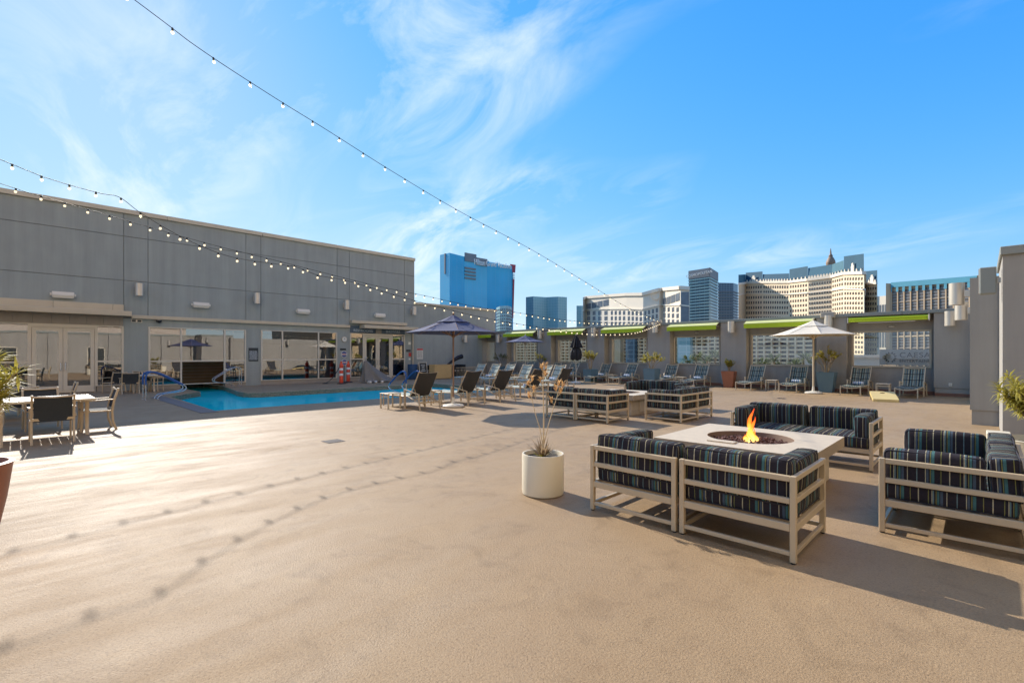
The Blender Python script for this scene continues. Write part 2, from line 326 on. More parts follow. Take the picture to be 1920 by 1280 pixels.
facade_glass('glass_azure_light', (0.09, 0.48, 0.66), 9.0, 3.6, (0.16, 0.48, 0.66), 0.4, 0.35, 0.0)
facade_glass('glass_teal', (0.27, 0.44, 0.43), 5.5, 4.2, (0.46, 0.56, 0.54), 0.6, 0.3, 0.0)
facade_glass('glass_slate', (0.07, 0.11, 0.14), 6.0, 3.4, (0.25, 0.33, 0.36), 0.6, 0.3, 0.0)
mat('tower_cream', (0.84, 0.71, 0.54), 0.85, var=0.08, scale=0.05)
mat('tower_cream_warm', (0.82, 0.64, 0.42), 0.85, var=0.08, scale=0.05)
mat('tower_tan', (0.62, 0.43, 0.25), 0.85, var=0.06, scale=0.05)
mat('tower_window', (0.13, 0.105, 0.09), 0.2, var=0.5, scale=0.2)
mat('tower_window_blue', (0.17, 0.18, 0.19), 0.2, var=0.4, scale=0.2)
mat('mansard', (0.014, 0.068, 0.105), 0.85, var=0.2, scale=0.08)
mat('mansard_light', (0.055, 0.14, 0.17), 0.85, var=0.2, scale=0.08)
mat('bronze', (0.28, 0.17, 0.10), 0.6, var=0.2, scale=0.3)
mat('tower_grey', (0.22, 0.22, 0.22), 0.7, var=0.15, scale=0.1)
mat('tower_red', (0.45, 0.05, 0.06), 0.5, var=0.1, scale=0.2)
mat('tower_teal', (0.07, 0.30, 0.38), 0.5, var=0.15, scale=0.2)
mat('tower_bounce', (0.56, 0.46, 0.37), 0.9, var=0.06, scale=0.3)
mat('garage_cream', (0.86, 0.58, 0.33), 0.85, var=0.08, scale=0.3)

# ------------------------------------------------------------------ geometry helpers
ROOTLOC = {}
class MB:
    def __init__(s): s.v = []; s.f = []
    def quad(s, a, b, c, d):
        n = len(s.v); s.v += [tuple(a), tuple(b), tuple(c), tuple(d)]; s.f.append((n, n+1, n+2, n+3))
    def box(s, x0, x1, y0, y1, z0, z1):
        n = len(s.v)
        s.v += [(x0,y0,z0),(x1,y0,z0),(x1,y1,z0),(x0,y1,z0),(x0,y0,z1),(x1,y0,z1),(x1,y1,z1),(x0,y1,z1)]
        s.f += [(n,n+3,n+2,n+1),(n+4,n+5,n+6,n+7),(n,n+1,n+5,n+4),(n+1,n+2,n+6,n+5),(n+2,n+3,n+7,n+6),(n+3,n,n+4,n+7)]
        return s
    def cbox(s, x0, x1, y0, y1, z0, z1, ch=0.006):
        """box with chamfered edges"""
        n = len(s.v); lo = (x0,y0,z0); hi = (x1,y1,z1); ch = min(ch, (x1-x0)/2.5, (y1-y0)/2.5, (z1-z0)/2.5)
        idx = {}
        for i in (0,1):
            for j in (0,1):
                for k in (0,1):
                    corner = (hi[0] if i else lo[0], hi[1] if j else lo[1], hi[2] if k else lo[2])
                    sg = (-1 if i else 1, -1 if j else 1, -1 if k else 1)
                    for ax in range(3):
                        p = list(corner)
                        for a in range(3):
                            if a != ax: p[a] += sg[a] * ch
                        idx[(i,j,k,ax)] = len(s.v); s.v.append(tuple(p))
        g = lambda i,j,k,a: idx[(i,j,k,a)]
        for val in (0,1):
            s.f.append([g(val,0,0,0), g(val,0,1,0), g(val,1,1,0), g(val,1,0,0)] if val == 0 else [g(val,0,0,0), g(val,1,0,0), g(val,1,1,0), g(val,0,1,0)])
            s.f.append([g(0,val,0,1), g(1,val,0,1), g(1,val,1,1), g(0,val,1,1)] if val == 0 else [g(0,val,0,1), g(0,val,1,1), g(1,val,1,1), g(1,val,0,1)])
            s.f.append([g(0,0,val,2), g(0,1,val,2), g(1,1,val,2), g(1,0,val,2)] if val == 0 else [g(0,0,val,2), g(1,0,val,2), g(1,1,val,2), g(0,1,val,2)])
        for a in (0,1):
            for b in (0,1):
                s.f.append([g(a,b,0,0), g(a,b,1,0), g(a,b,1,1), g(a,b,0,1)])
                s.f.append([g(a,0,b,0), g(a,1,b,0), g(a,1,b,2), g(a,0,b,2)])
                s.f.append([g(0,a,b,1), g(1,a,b,1), g(1,a,b,2), g(0,a,b,2)])
        for i in (0,1):
            for j in (0,1):
                for k in (0,1): s.f.append([g(i,j,k,0), g(i,j,k,1), g(i,j,k,2)])
        return s
    def tube(s, pts, r, n=8, cap=True, radii=None, flat=1.0):
        pts = [Vector(p) for p in pts]; N = len(pts); rings = []
        up = Vector((0,0,1)); prev = None
        for i, p in enumerate(pts):
            t = (pts[min(i+1,N-1)] - pts[max(i-1,0)]).normalized()
            if prev is None:
                u = t.cross(up)
                if u.length < 1e-3: u = t.cross(Vector((0,1,0)))
                u.normalize()
            else:
                u = (prev - t * prev.dot(t))
                u = u.normalized() if u.length > 1e-6 else prev
            prev = u; w = t.cross(u)
            rr = radii[i] if radii else r; ring = []
            for k in range(n):
                a = 2*math.pi*k/n + math.pi/n
                q = p + u*math.cos(a)*rr + w*math.sin(a)*rr*flat
                ring.append(len(s.v)); s.v.append(tuple(q))
            rings.append(ring)
        for a, b in zip(rings, rings[1:]):
            for k in range(n): s.f.append((a[k], a[(k+1)%n], b[(k+1)%n], b[k]))
        if cap: s.f.append(tuple(rings[0][::-1])); s.f.append(tuple(rings[-1]))
        return s
    def bar(s, a, b, w, h=None):
        return s.tube([a, b], w*0.7071, 4) if h is None else s.tube([a, b], w*0.7071, 4, flat=h/w)
    def lathe(s, prof, n=24, c=(0,0,0), cap0=True, cap1=True, ph=0.0):
        rings = []
        for r, z in prof:
            ring = []
            for k in range(n):
                a = 2*math.pi*k/n + ph
                ring.append(len(s.v)); s.v.append((c[0]+r*math.cos(a), c[1]+r*math.sin(a), c[2]+z))
            rings.append(ring)
        for a, b in zip(rings, rings[1:]):
            for k in range(n): s.f.append((a[k], a[(k+1)%n], b[(k+1)%n], b[k]))
        if cap0: s.f.append(tuple(rings[0][::-1]))
        if cap1: s.f.append(tuple(rings[-1]))
        return s
    def prism(s, poly, z0, z1):
        n = len(s.v); m = len(poly)
        s.v += [(p[0],p[1],z0) for p in poly] + [(p[0],p[1],z1) for p in poly]
        s.f.append(tuple(range(n+m-1, n-1, -1))); s.f.append(tuple(range(n+m, n+2*m)))
        for k in range(m): s.f.append((n+k, n+(k+1)%m, n+m+(k+1)%m, n+m+k))
        return s
    def grid(s, fn, nu, nv, closed_u=False):
        n = len(s.v)
        for j in range(nv+1):
            for i in range(nu+1): s.v.append(tuple(fn(i/nu, j/nv)))
        for j in range(nv):
            for i in range(nu):
                a = n+j*(nu+1)+i; s.f.append((a, a+1, a+nu+2, a+nu+1))
        return s
    def sheet(s, fn, nu, nv, th=0.012, nrm=(0,0,1)):
        """thin but solid curved sheet"""
        nv3 = Vector(nrm) * th
        s.grid(fn, nu, nv); s.grid(lambda u,v: Vector(fn(1-u,v)) - nv3, nu, nv)
        for (f0, f1) in ((lambda t: fn(t,0), None), (lambda t: fn(1-t,1), None), (lambda t: fn(0,1-t), None), (lambda t: fn(1,t), None)):
            s.grid(lambda u,v,f0=f0: Vector(f0(u)) - nv3*(1-v) if False else Vector(f0(1-u)) - nv3*v, max(nu,nv), 1)
        return s
    def soft(s, sx, sy, sz, r=0.05, n=7, puff=0.0, c=(0,0,0)):
        """rounded upholstered block centred on c"""
        h = (sx/2, sy/2, sz/2); inner = [max(0.0, q - r) for q in h]
        faces = [(0,1,2,1),(0,1,2,-1),(1,2,0,1),(1,2,0,-1),(2,0,1,1),(2,0,1,-1)]
        for a, b, cax, sg in faces:
            def fn(u, v, a=a, b=b, cax=cax, sg=sg):
                p = [0,0,0]
                uu = 0.5 - 0.5*math.cos(math.pi*u) if False else u
                p[a] = (2*(u if sg > 0 else 1-u)-1)*h[a]; p[b] = (2*v-1)*h[b]; p[cax] = sg*h[cax]
                q = [max(-inner[k], min(inner[k], p[k])) for k in range(3)]
                dv = Vector((p[0]-q[0], p[1]-q[1], p[2]-q[2]))
                if dv.length > 1e-9: dv = dv.normalized()*r
                o = Vector(q) + dv
                if puff:
                    fx = [1-(o[k]/h[k])**2 for k in range(3)]
                    k2 = min(range(3), key=lambda k: h[k]); a2 = [k for k in range(3) if k != k2]
                    o[k2] += (1 if o[k2] > 0 else -1)*puff*max(0,fx[a2[0]])*max(0,fx[a2[1]])*(abs(o[k2])/h[k2])
                if puff:
                    o += Vector((math.sin(o[2]*17+o[1]*9+1.0), math.sin(o[0]*11+o[2]*13), math.sin(o[0]*9+o[1]*14+2.0)))*0.005
                return (o[0]+c[0], o[1]+c[1], o[2]+c[2])
            # sample denser at the rims so the rounding reads
            ts = [0, .02, .06, .12, .3, .5, .7, .88, .94, .98, 1]
            s.grid(lambda u, v, fn=fn: fn(ts[round(u*10)], ts[round(v*10)]), 10, 10)
        return s
    def build(s, name, m, parent=None, smooth=False, world=False, weld=False):
        off = Vector((0,0,0))
        if world and parent is not None:
            q = parent
            while q.parent is not None: q = q.parent
            off = q.location
        me = bpy.data.meshes.new(name)
        me.from_pydata([(a[0]-off[0], a[1]-off[1], a[2]-off[2]) for a in s.v], [], s.f)
        if weld or smooth:
            bm = bmesh.new(); bm.from_mesh(me)
            if weld: bmesh.ops.remove_doubles(bm, verts=bm.verts, dist=1e-5)
            bmesh.ops.recalc_face_normals(bm, faces=bm.faces)
            bm.to_mesh(me); bm.free()
        me.materials.append(MATS[m]); 
        if smooth:
            for p in me.polygons: p.use_smooth = True
            try: me.set_sharp_from_angle(angle=R(45))
            except Exception: pass
        me.update()
        o = bpy.data.objects.new(name, me); COL.objects.link(o)
        if parent is not None: o.parent = parent
        return o
def tag(o, label=None, cat=None, group=None, kind=None):
    if label: o['label'] = label
    if cat: o['category'] = cat
    if group: o['group'] = group
    if kind: o['kind'] = kind
    return o
def empty(name, loc=(0,0,0), rz=0.0):
    o = bpy.data.objects.new(name, None); COL.objects.link(o); o.location = loc; o.rotation_euler = (0,0,rz); o.empty_display_size = 0.2
    return o
def copy_tree(o, parent=None):
    c = o.copy(); COL.objects.link(c)
    if parent is not None: c.parent = parent; c.matrix_parent_inverse = o.matrix_parent_inverse.copy()
    for ch in list(o.children): copy_tree(ch, c)
    return c
def place(proto, used, loc, rz, label, cat=None, group=None):
    o = proto if not used else copy_tree(proto)
    used.append(o); o.location = loc; o.rotation_euler = (0,0,rz); o['label'] = label
    if cat: o['category'] = cat
    if group: o['group'] = group
    return o
def share(name, src, parent, loc, rz=0.0, scale=None):
    o = bpy.data.objects.new(name, src.data); COL.objects.link(o); o.parent = parent; o.location = loc; o.rotation_euler = (0,0,rz)
    if scale: o.scale = scale
    return o
def text_mesh(name, body, m, parent, size, mat4, extrude=0.01, spacing=1.0, align='CENTER'):
    cu = bpy.data.curves.new(name, 'FONT'); cu.body = body; cu.size = size; cu.extrude = extrude; cu.align_x = align; cu.align_y = 'CENTER'; cu.space_character = spacing
    to = bpy.data.objects.new(name + '_curve', cu); COL.objects.link(to)
    dg = bpy.context.evaluated_depsgraph_get(); me = bpy.data.meshes.new_from_object(to.evaluated_get(dg))
    bpy.data.objects.remove(to); bpy.data.curves.remove(cu)
    me.transform(mat4); me.materials.clear(); me.materials.append(MATS[m])
    o = bpy.data.objects.new(name, me); COL.objects.link(o); o.parent = parent
    return o
def frame4(origin, xdir, ydir):
    x = Vector(xdir).normalized(); y = Vector(ydir).normalized(); z = x.cross(y)
    return Matrix(((x[0],y[0],z[0],origin[0]),(x[1],y[1],z[1],origin[1]),(x[2],y[2],z[2],origin[2]),(0,0,0,1)))

# ================================================================== THE SETTING
# ------------------------------------------------------------------ deck with the pool cut out
POOL = [(-15.75,4.0),(-22.2,4.15),(-23.7,5.15),(-24.2,5.6),(-27.5,5.6),(-31.5,5.6),(-31.5,7.4),(-27.5,7.4),(-23.2,6.78),(-22.5,6.78),(-22.1,6.95),(-21.85,7.3),
        (-22.0,16.2),(-15.75,16.2)]
WATER_Z = -0.2
def make_deck():
    bm = bmesh.new()
    outer = [(-45,-18),(12,-18),(12,26.2),(-45,26.2)]
    def loop(pts):
        vs_ = [bm.verts.new((p[0],p[1],0)) for p in pts]
        for i in range(len(vs_)): bm.edges.new((vs_[i], vs_[(i+1) % len(vs_)]))
    loop(outer); loop(POOL)
    bmesh.ops.triangle_fill(bm, use_beauty=True, use_dissolve=False, edges=bm.edges)
    for f in bm.faces:
        f.normal_update()
        if f.normal.z < 0: f.normal_flip()
    me = bpy.data.meshes.new('deck'); bm.to_mesh(me); bm.free(); me.materials.append(MATS['deck_coating'])
    o = bpy.data.objects.new('deck', me); COL.objects.link(o); return tag(o, kind='structure')
deck = make_deck()
# pool shell: walls, floor, tile band
m_, nt_, p_ = new_mat('pool_tile')
p_.inputs['Roughness'].default_value = 0.35
t_ = node(nt_, 'ShaderNodeTexCoord'); mpn = node(nt_, 'ShaderNodeMapping'); mpn.inputs['Scale'].default_value = (1, 1, 1)
sp_ = node(nt_, 'ShaderNodeSeparateXYZ'); ad_ = node(nt_, 'ShaderNodeMath', operation='ADD'); cb_ = node(nt_, 'ShaderNodeCombineXYZ')
nt_.links.new(t_.outputs['Object'], sp_.inputs[0]); nt_.links.new(sp_.outputs[0], ad_.inputs[0]); nt_.links.new(sp_.outputs[1], ad_.inputs[1])
nt_.links.new(ad_.outputs[0], cb_.inputs[0]); nt_.links.new(sp_.outputs[2], cb_.inputs[1])
bt_ = node(nt_, 'ShaderNodeTexBrick'); bt_.inputs['Scale'].default_value = 1.0; bt_.inputs['Brick Width'].default_value = 0.15; bt_.inputs['Row Height'].default_value = 0.075
bt_.inputs['Mortar Size'].default_value = 0.006; bt_.inputs['Color1'].default_value = (0.10, 0.11, 0.06, 1); bt_.inputs['Color2'].default_value = (0.20, 0.17, 0.10, 1); bt_.inputs['Mortar'].default_value = (0.30, 0.27, 0.22, 1)
nt_.links.new(cb_.outputs[0], bt_.inputs['Vector']); nt_.links.new(bt_.outputs[0], p_.inputs['Base Color'])
pool = empty('pool', (-19, 10, 0)); tag(pool, kind='structure')
b = MB(); n = len(POOL)
for i in range(n):
    a, c = POOL[i], POOL[(i+1) % n]
    b.quad((a[0],a[1],-1.4), (c[0],c[1],-1.4), (c[0],c[1],-0.24), (a[0],a[1],-0.24))
b.prism(POOL, -1.5, -1.4); b.build('pool_shell', 'plaster_blue', pool, world=True)
b = MB()
for i in range(n):
    a, c = POOL[i], POOL[(i+1) % n]
    b.quad((a[0],a[1],-0.24), (c[0],c[1],-0.24), (c[0],c[1],-0.002), (a[0],a[1],-0.002))
b.build('tile_band', 'pool_tile', pool, world=True)
b = MB(); b.f.append(tuple(range(n))); b.v += [(p[0],p[1],WATER_Z) for p in reversed(POOL)]
w = b.build('pool_water', 'pool_water'); tag(w, kind='structure')
# submerged entry steps in the left corner of the pool
b = MB(); b.box(-22.0, -15.9, 4.1, 4.9, -1.4, -0.55); b.box(-22.0, -15.9, 4.9, 5.5, -1.4, -0.95); b.build('entry_step', 'plaster_blue', pool, world=True)
# coping strip along the pool's left edge
m_ = mat('coping_stone', (0.19, 0.16, 0.14), 0.8, var=0.15, scale=3)
b = MB(); b.box(-22.4, -15.3, 3.55, 3.98, 0.004, 0.012); tag(b.build('coping_strip', 'coping_stone'), kind='structure')

# floor drains
def drain(px, py, sz, label):
    p = gp(px, py); e = empty('floor_drain', (p.x, p.y, 0.0))
    b = MB(); b.box(-sz, sz, -sz, sz, 0.004, 0.008); b.build('drain_frame', 'coping_stone', e)
    for i in range(6):
        y = -sz*0.78 + i*sz*0.31
        MB().box(-sz*0.85, sz*0.85, y-sz*0.06, y+sz*0.06, 0.009, 0.013).build('grate_bar', 'grate', e)
    tag(e, label, 'drain'); e.rotation_euler = (0,0,0)
drain(625, 827, 0.16, 'square slotted floor drain in the open deck before the pool')
drain(1465, 747, 0.14, 'small floor drain in the deck in front of the white parasol')

# ------------------------------------------------------------------ pool house on the left
BX = -27.5
def by(px): return onx(px, BX)[0]
def bz(px, py): return zat(py, onx(px, BX)[1])
Y_END = by(777); PAR = bz(400, 352 + 0.1705*400); J1 = bz(0, 505.5); J2 = bz(0, 410.6)
BAND_T = bz(400, 597.5); BAND_B = BAND_T - 0.16
HOUSE = empty('pool_house', (BX, by(400), 0))
tag(HOUSE, 'long grey stucco pool house with cream framed glass doors and windows', 'building')
def hb(name, m, *boxes, parent=None):
    b = MB()
    for q in boxes: b.box(*q)
    return b.build(name, m, parent or HOUSE, world=True)
LEFT = -16.0
cols = [LEFT, by(-420), by(-180), by(232), by(277.5), by(461), by(489), by(632), by(655), by(758.5), Y_END]
rows = [BAND_T, J1, J2, PAR - 0.20]
hb('wall_core', 'joint', (BX-0.35, BX-0.03, LEFT, Y_END, BAND_B-0.02, PAR-0.21))
for i in range(len(cols)-1):
    for j in range(len(rows)-1):
        y0, y1 = cols[i], cols[i+1]
        g = 0.010
        MB().cbox(BX-0.028, BX, y0+g, y1-(g if i < len(cols)-2 else 0), rows[j]+(g if j else 0), rows[j+1]-(g if j < 2 else 0), 0.006).build('wall_panel', 'stucco', HOUSE, world=True)
hb('end_wall', 'stucco', (-42, BX-0.03, Y_END-0.3, Y_END, 0, PAR-0.2))
hb('roof', 'coping_grey', (-42, BX-0.36, LEFT, Y_END-0.31, PAR-0.9, PAR-0.7))
# parapet coping in lengths
cy = LEFT
while cy < Y_END:
    y1 = min(cy+4.2, Y_END+0.05)
    MB().cbox(BX-0.42, BX+0.07, cy, y1-0.012, PAR-0.195, PAR, 0.01).build('coping', 'coping', HOUSE, world=True); cy += 4.2
# trim band over the windows
b0, b1 = by(246), by(655)
MB().cbox(BX-0.02, BX+0.12, b0, b1, BAND_B, BAND_T, 0.008).build('trim_band', 'fascia', HOUSE, world=True)
# lower wall: piers, headers, sills
ST0, ST1 = LEFT, by(231)
W1, W2, DR = (by(278), by(461)), (by(489), by(632)), (by(656), by(759))
HD1, HD2, HDD = bz(370, 615.5), bz(560, 621), bz(706, 625.5)
HDS = bz(120, 607.5)
SL1, SL2 = bz(440, 717), bz(560, 711)
for y0, y1 in ((ST1, W1[0]), (W1[1], W2[0]), (W2[1], DR[0]), (DR[1], Y_END)):
    hb('wall_pier', 'stucco', (BX-0.35, BX, y0, y1, 0, BAND_B))
hb('window_header', 'stucco', (BX-0.35, BX-0.002, W1[0], W1[1], HD1, BAND_B)); hb('window_header', 'stucco', (BX-0.35, BX-0.002, W2[0], W2[1], HD2, BAND_B))
ym1, ym2 = by(339.5), by(421)
hb('sill_wall', 'fascia_tile', (BX-0.3, BX-0.002, W1[0], ym1-0.03, 0, SL1)); hb('sill_wall', 'fascia_tile', (BX-0.3, BX-0.002, ym2+0.03, W1[1], 0, SL1))
hb('sill_wall', 'fascia_tile', (BX-0.3, BX-0.002, W2[0], W2[1], 0, SL2))
# rooms behind the glass
hb('interior_wall', 'interior', (BX-8.2, BX-8, LEFT, Y_END-0.3, 0, 4.4), (BX-8, BX-0.36, LEFT, Y_END-0.31, BAND_B+0.2, BAND_B+0.3), (BX-8, BX-0.36, by(475)-0.05, by(475)+0.05, 0, 3.6), (BX-8, BX-0.36, by(250)-0.05, by(250)+0.05, 0, 3.6))
hb('grotto_wall', 'interior', (BX-3.4, BX-3.2, ym1-1.2, ym2+2.2, 0, 3.2))
for k in range(7): hb('grotto_slat', 'grotto_wood', (BX-3.195, BX-3.15, ym1-1.1, ym2+2.1, 0.08+k*0.17, 0.20+k*0.17))
def window(ys, zs, name='window', skip=(), w=0.07, xo=0.0):
    b = MB()
    for y in ys: b.box(BX-0.06+xo, BX+0.035+xo, y-w/2, y+w/2, zs[0], zs[-1])
    for z in zs:
        for ya, yb in zip(ys, ys[1:]):
            b.box(BX-0.055+xo, BX+0.03+xo, ya+w/2, yb-w/2, z-w/2 if z != zs[0] else z, z+w/2 if z != zs[-1] else z)
    f = b.build(name, 'frame_cream', HOUSE, world=True)
    for i, (ya, yb) in enumerate(zip(ys, ys[1:])):
        for j, (za, zb) in enumerate(zip(zs, zs[1:])):
            if (i, j) in skip: continue
            MB().box(BX-0.02+xo, BX-0.012+xo, ya+w/2, yb-w/2, za+w/2*(j > 0)+0.0, zb-w/2*(j < len(zs)-2)).build('pane', 'tinted_glass', f, world=True)
    return f
TR = bz(300, 677)
window([W1[0]+0.035, ym1, ym2, W1[1]-0.035], [SL1, TR, HD1], skip=((1, 0),))
window([W2[0]+0.035, by(529.3), by(597), W2[1]-0.035], [SL2, bz(560, 674), HD2])
def door(y0, y1, z1, hinge):
    b = MB(); t = 0.13
    b.box(BX-0.05, BX+0.02, y0, y0+t, 0.02, z1); b.box(BX-0.05, BX+0.02, y1-t, y1, 0.02, z1)
    b.box(BX-0.049, BX+0.019, y0+t, y1-t, z1-t, z1); b.box(BX-0.049, BX+0.019, y0+t, y1-t, 0.02, 0.30)
    d = b.build('door', 'frame_cream', HOUSE, world=True)
    MB().box(BX-0.02, BX-0.012, y0+t, y1-t, 0.30, z1-t).build('pane', 'tinted_glass', d, world=True)
    yh = y1-t*0.5 if hinge < 0 else y0+t*0.5
    h = MB(); h.tube([(BX+0.02, yh, 0.95), (BX+0.09, yh, 0.97), (BX+0.09, yh, 1.27), (BX+0.02, yh, 1.29)], 0.014, 6)
    h.build('handle', 'steel', d, world=True)
# storefront on the far left
dz = bz(120, 609.5)-0.1
window([by(-420), by(-250), by(-60), by(54)], [0.25, bz(20, 679), HDS], name='window'); window([by(181), by(230)], [0.25, bz(205, 677), HDS], name='window')
hb('sill_wall', 'fascia_tile', (BX-0.3, BX-0.002, LEFT, by(54), 0, 0.25)); hb('sill_wall', 'fascia_tile', (BX-0.3, BX-0.002, by(181), by(231), 0, 0.25))
hb('door_frame', 'frame_cream', (BX-0.06, BX+0.035, by(54)+0.035, by(58.5), 0, HDS), (BX-0.06, BX+0.035, by(177.5), by(181)-0.035, 0, HDS), (BX-0.06, BX+0.035, by(58.5), by(177.5), dz, HDS))
door(by(58.5)+0.01, by(118)-0.006, dz-0.01, -1); door(by(118)+0.006, by(177.5)-0.01, dz-0.01, 1)
hb('door_header', 'stucco', (BX-0.35, BX-0.01, LEFT, ST1, HDS, BAND_T))
# canopy above the storefront: tiled soffit band, lip, upper fascia
CZ = bz(150, 590)
ty = LEFT
while ty < ST1 - 0.05:
    MB().cbox(BX-0.008, BX+0.02, ty+0.004, min(ty+0.55, ST1)-0.004, HDS+0.002, CZ-0.005, 0.004).build('fascia_tile', 'fascia_tile', HOUSE, world=True); ty += 0.55
MB().cbox(BX-0.01, BX+0.62, LEFT, by(243), CZ, CZ+0.22, 0.012).build('canopy_lip', 'fascia', HOUSE, world=True)
ty = LEFT
while ty < ST1 - 0.05:
    MB().cbox(BX-0.01, BX+0.20, ty+0.004, min(ty+1.9, ST1)-0.004, CZ+0.225, CZ+0.52, 0.006).build('canopy_fascia', 'fascia', HOUSE, world=True); ty += 1.9
# restroom and shower entrance
d1z = bz(706, 627.5)-0.08
window([by(656)+0.035, by(681)], [0.22, bz(668, 673), HDD]); window([by(735), by(759)-0.035], [0.22, bz(746, 673), HDD])
hb('sill_wall', 'fascia_tile', (BX-0.3, BX-0.002, by(656), by(681), 0, 0.22)); hb('sill_wall', 'fascia_tile', (BX-0.3, BX-0.002, by(735), by(759), 0, 0.22))
hb('door_frame', 'frame_cream', (BX-0.06, BX+0.035, by(681)+0.035, by(683), 0, HDD), (BX-0.06, BX+0.035, by(733), by(735)-0.035, 0, HDD), (BX-0.06, BX+0.035, by(683), by(733), d1z, HDD))
door(by(683)+0.01, by(708)-0.006, d1z-0.01, -1); door(by(708)+0.006, by(733)-0.01, d1z-0.01, 1)
SG0, SG1 = bz(706, 625)+0.02, bz(706, 617.5)
hb('sign_band', 'sign_blue', (BX-0.3, BX-0.004, DR[0], DR[1], SG0, BAND_T))
zs_ = (SG0+SG1)/2
for body, pxc in (('RESTROOMS', 681), ('SHOWERS', 737)):
    o = text_mesh('sign_lettering', body, 'letter_pale', HOUSE, (SG1-SG0)*0.95, frame4(Vector((BX+0.004, by(pxc), zs_))-HOUSE.location, (0,1,0), (0,0,1)), 0.008, 1.05)
    tag(o, 'pale lettering reading ' + body)
hb('exit_box', 'fascia_tile', (BX-0.004, BX+0.06, by(704), by(714.5), SG0-0.02, SG1+0.06))
MB().cbox(BX-0.01, BX+0.30, DR[0], DR[1], bz(706, 608.5), bz(706, 603), 0.01).build('canopy_fascia', 'fascia', HOUSE, world=True)
MB().cbox(BX-0.01, BX+0.62, by(674), by(775), bz(720, 617.5), bz(720, 611.5), 0.01).build('canopy_lip', 'fascia', HOUSE, world=True)
# lower wing beyond the corner
WZ = bz(830, 571)
hb('wing_wall', 'stucco', (BX-6, BX-0.05, Y_END+0.002, 26.5, 0, WZ-0.14))
MB().cbox(BX-6.1, BX+0.02, Y_END+0.06, 26.6, WZ-0.135, WZ, 0.01).build('wing_coping', 'coping', HOUSE, world=True)
b = MB(); b.tube([(BX+0.09, Y_END-0.18, 0.1), (BX+0.09, Y_END-0.18, bz(777, 618))], 0.06, 8); b.build('downpipe', 'frame_tan', HOUSE, world=True)

# ------------------------------------------------------------------ rear wall with window bays
YR, YP = 25.55, 25.05         # recess plane and pilaster face
RZ = zat(580.5, ony(1740, YP)[1])      # top of the coping
def rx(px, Y=YP): return ony(px, Y)[0]
REAR = empty('rear_wall', (-14, YP, 0)); tag(REAR, 'grey stucco rear wall with deep window bays between pilasters', 'wall')
BAYS = [(881, 929), (950, 1008), (1033, 1101), (1133, 1214), (1256, 1351), (1399, 1531), (1587, 1751)]
GLASS = [(891, 929), (963, 1008), (1046, 1101), (1147, 1214), (1263, 1351), (1408, 1527), (1597, 1747)]
SILL, HEAD = 1.07, 2.62
def rb(name, m, *boxes, parent=None, ch=None):
    b = MB()
    for q in boxes: (b.cbox(*q, ch) if ch else b.box(*q))
    return b.build(name, m, parent or REAR, world=True)
edges = [BX-0.04] + [q for bay in BAYS for q in (rx(bay[0]), rx(bay[1]))] + [-0.2]
for i in range(0, len(edges), 2):
    rb('pilaster', 'stucco_warm', (edges[i], edges[i+1], YP, YR+0.3, 0.32, RZ-0.14))
    rb('plinth', 'stucco_warm', (edges[i]+0.03, edges[i+1]-0.03, YP+0.03, YR+0.3, 0.12, 0.318))
    rb('skirting', 'red_skirting', (edges[i]+0.02, edges[i+1]-0.02, YP+0.015, YR+0.3, 0.0, 0.118))
SILLBAY = []
for i, (bay, gl) in enumerate(zip(BAYS, GLASS)):
    x0, x1 = rx(bay[0]), rx(bay[1]); g0, g1 = rx(gl[0], YR), rx(gl[1], YR)
    g1 = min(g1, x1 - 0.02); SILLBAY.append((x0, x1, g0, g1))
    rb('bay_wall', 'stucco_warm', (x0, x1, YR, YR+0.3, 0, SILL-0.001), (x0, g0, YR, YR+0.3, SILL, RZ-0.15), (g0, x1, YR, YR+0.3, HEAD, RZ-0.15))
    if g1 < x1-0.04: rb('bay_wall', 'stucco_warm', (g1, x1, YR, YR+0.3, SILL, HEAD-0.001))
    rb('skirting', 'red_skirting', (x0+0.002, x1-0.002, YR-0.02, YR-0.001, 0.0, 0.14))
    f = MB(); w = 0.07
    f.box(g0, g0+w, YR-0.05, YR+0.08, SILL, HEAD); f.box(g1-w, g1, YR-0.05, YR+0.08, SILL, HEAD)
    f.box(g0+w, g1-w, YR-0.048, YR+0.08, SILL, SILL+w); f.box(g0+w, g1-w, YR-0.048, YR+0.08, HEAD-w, HEAD)
    wn_ = f.build('window', 'frame_tan', REAR, world=True)
    rb('pane', 'clear_glass', (g0+w, g1-w, YR+0.01, YR+0.02, SILL+w, HEAD-w), parent=wn_)
cx = BX
while cx < -0.2:
    x1 = min(cx+3.6, -0.2); rb('coping', 'coping_grey', (cx+0.004, x1-0.004, YP-0.06, YR+0.4, RZ-0.138, RZ), ch=0.008); cx += 3.6
# oval vent lamps under some awnings
for i in (3, 4, 5, 6):
    x0, x1, g0, g1 = SILLBAY[i]; xc = g0 + (g1-g0)*0.52
    b = MB(); b.tube([(xc-0.11, YR-0.03, 2.78), (xc-0.07, YR-0.035, 2.78), (xc+0.07, YR-0.035, 2.78), (xc+0.11, YR-0.03, 2.78)], 0.05, 8, radii=[0.02, 0.055, 0.055, 0.02], flat=0.8)
    b.build('vent_cover', 'silver', REAR, world=True)

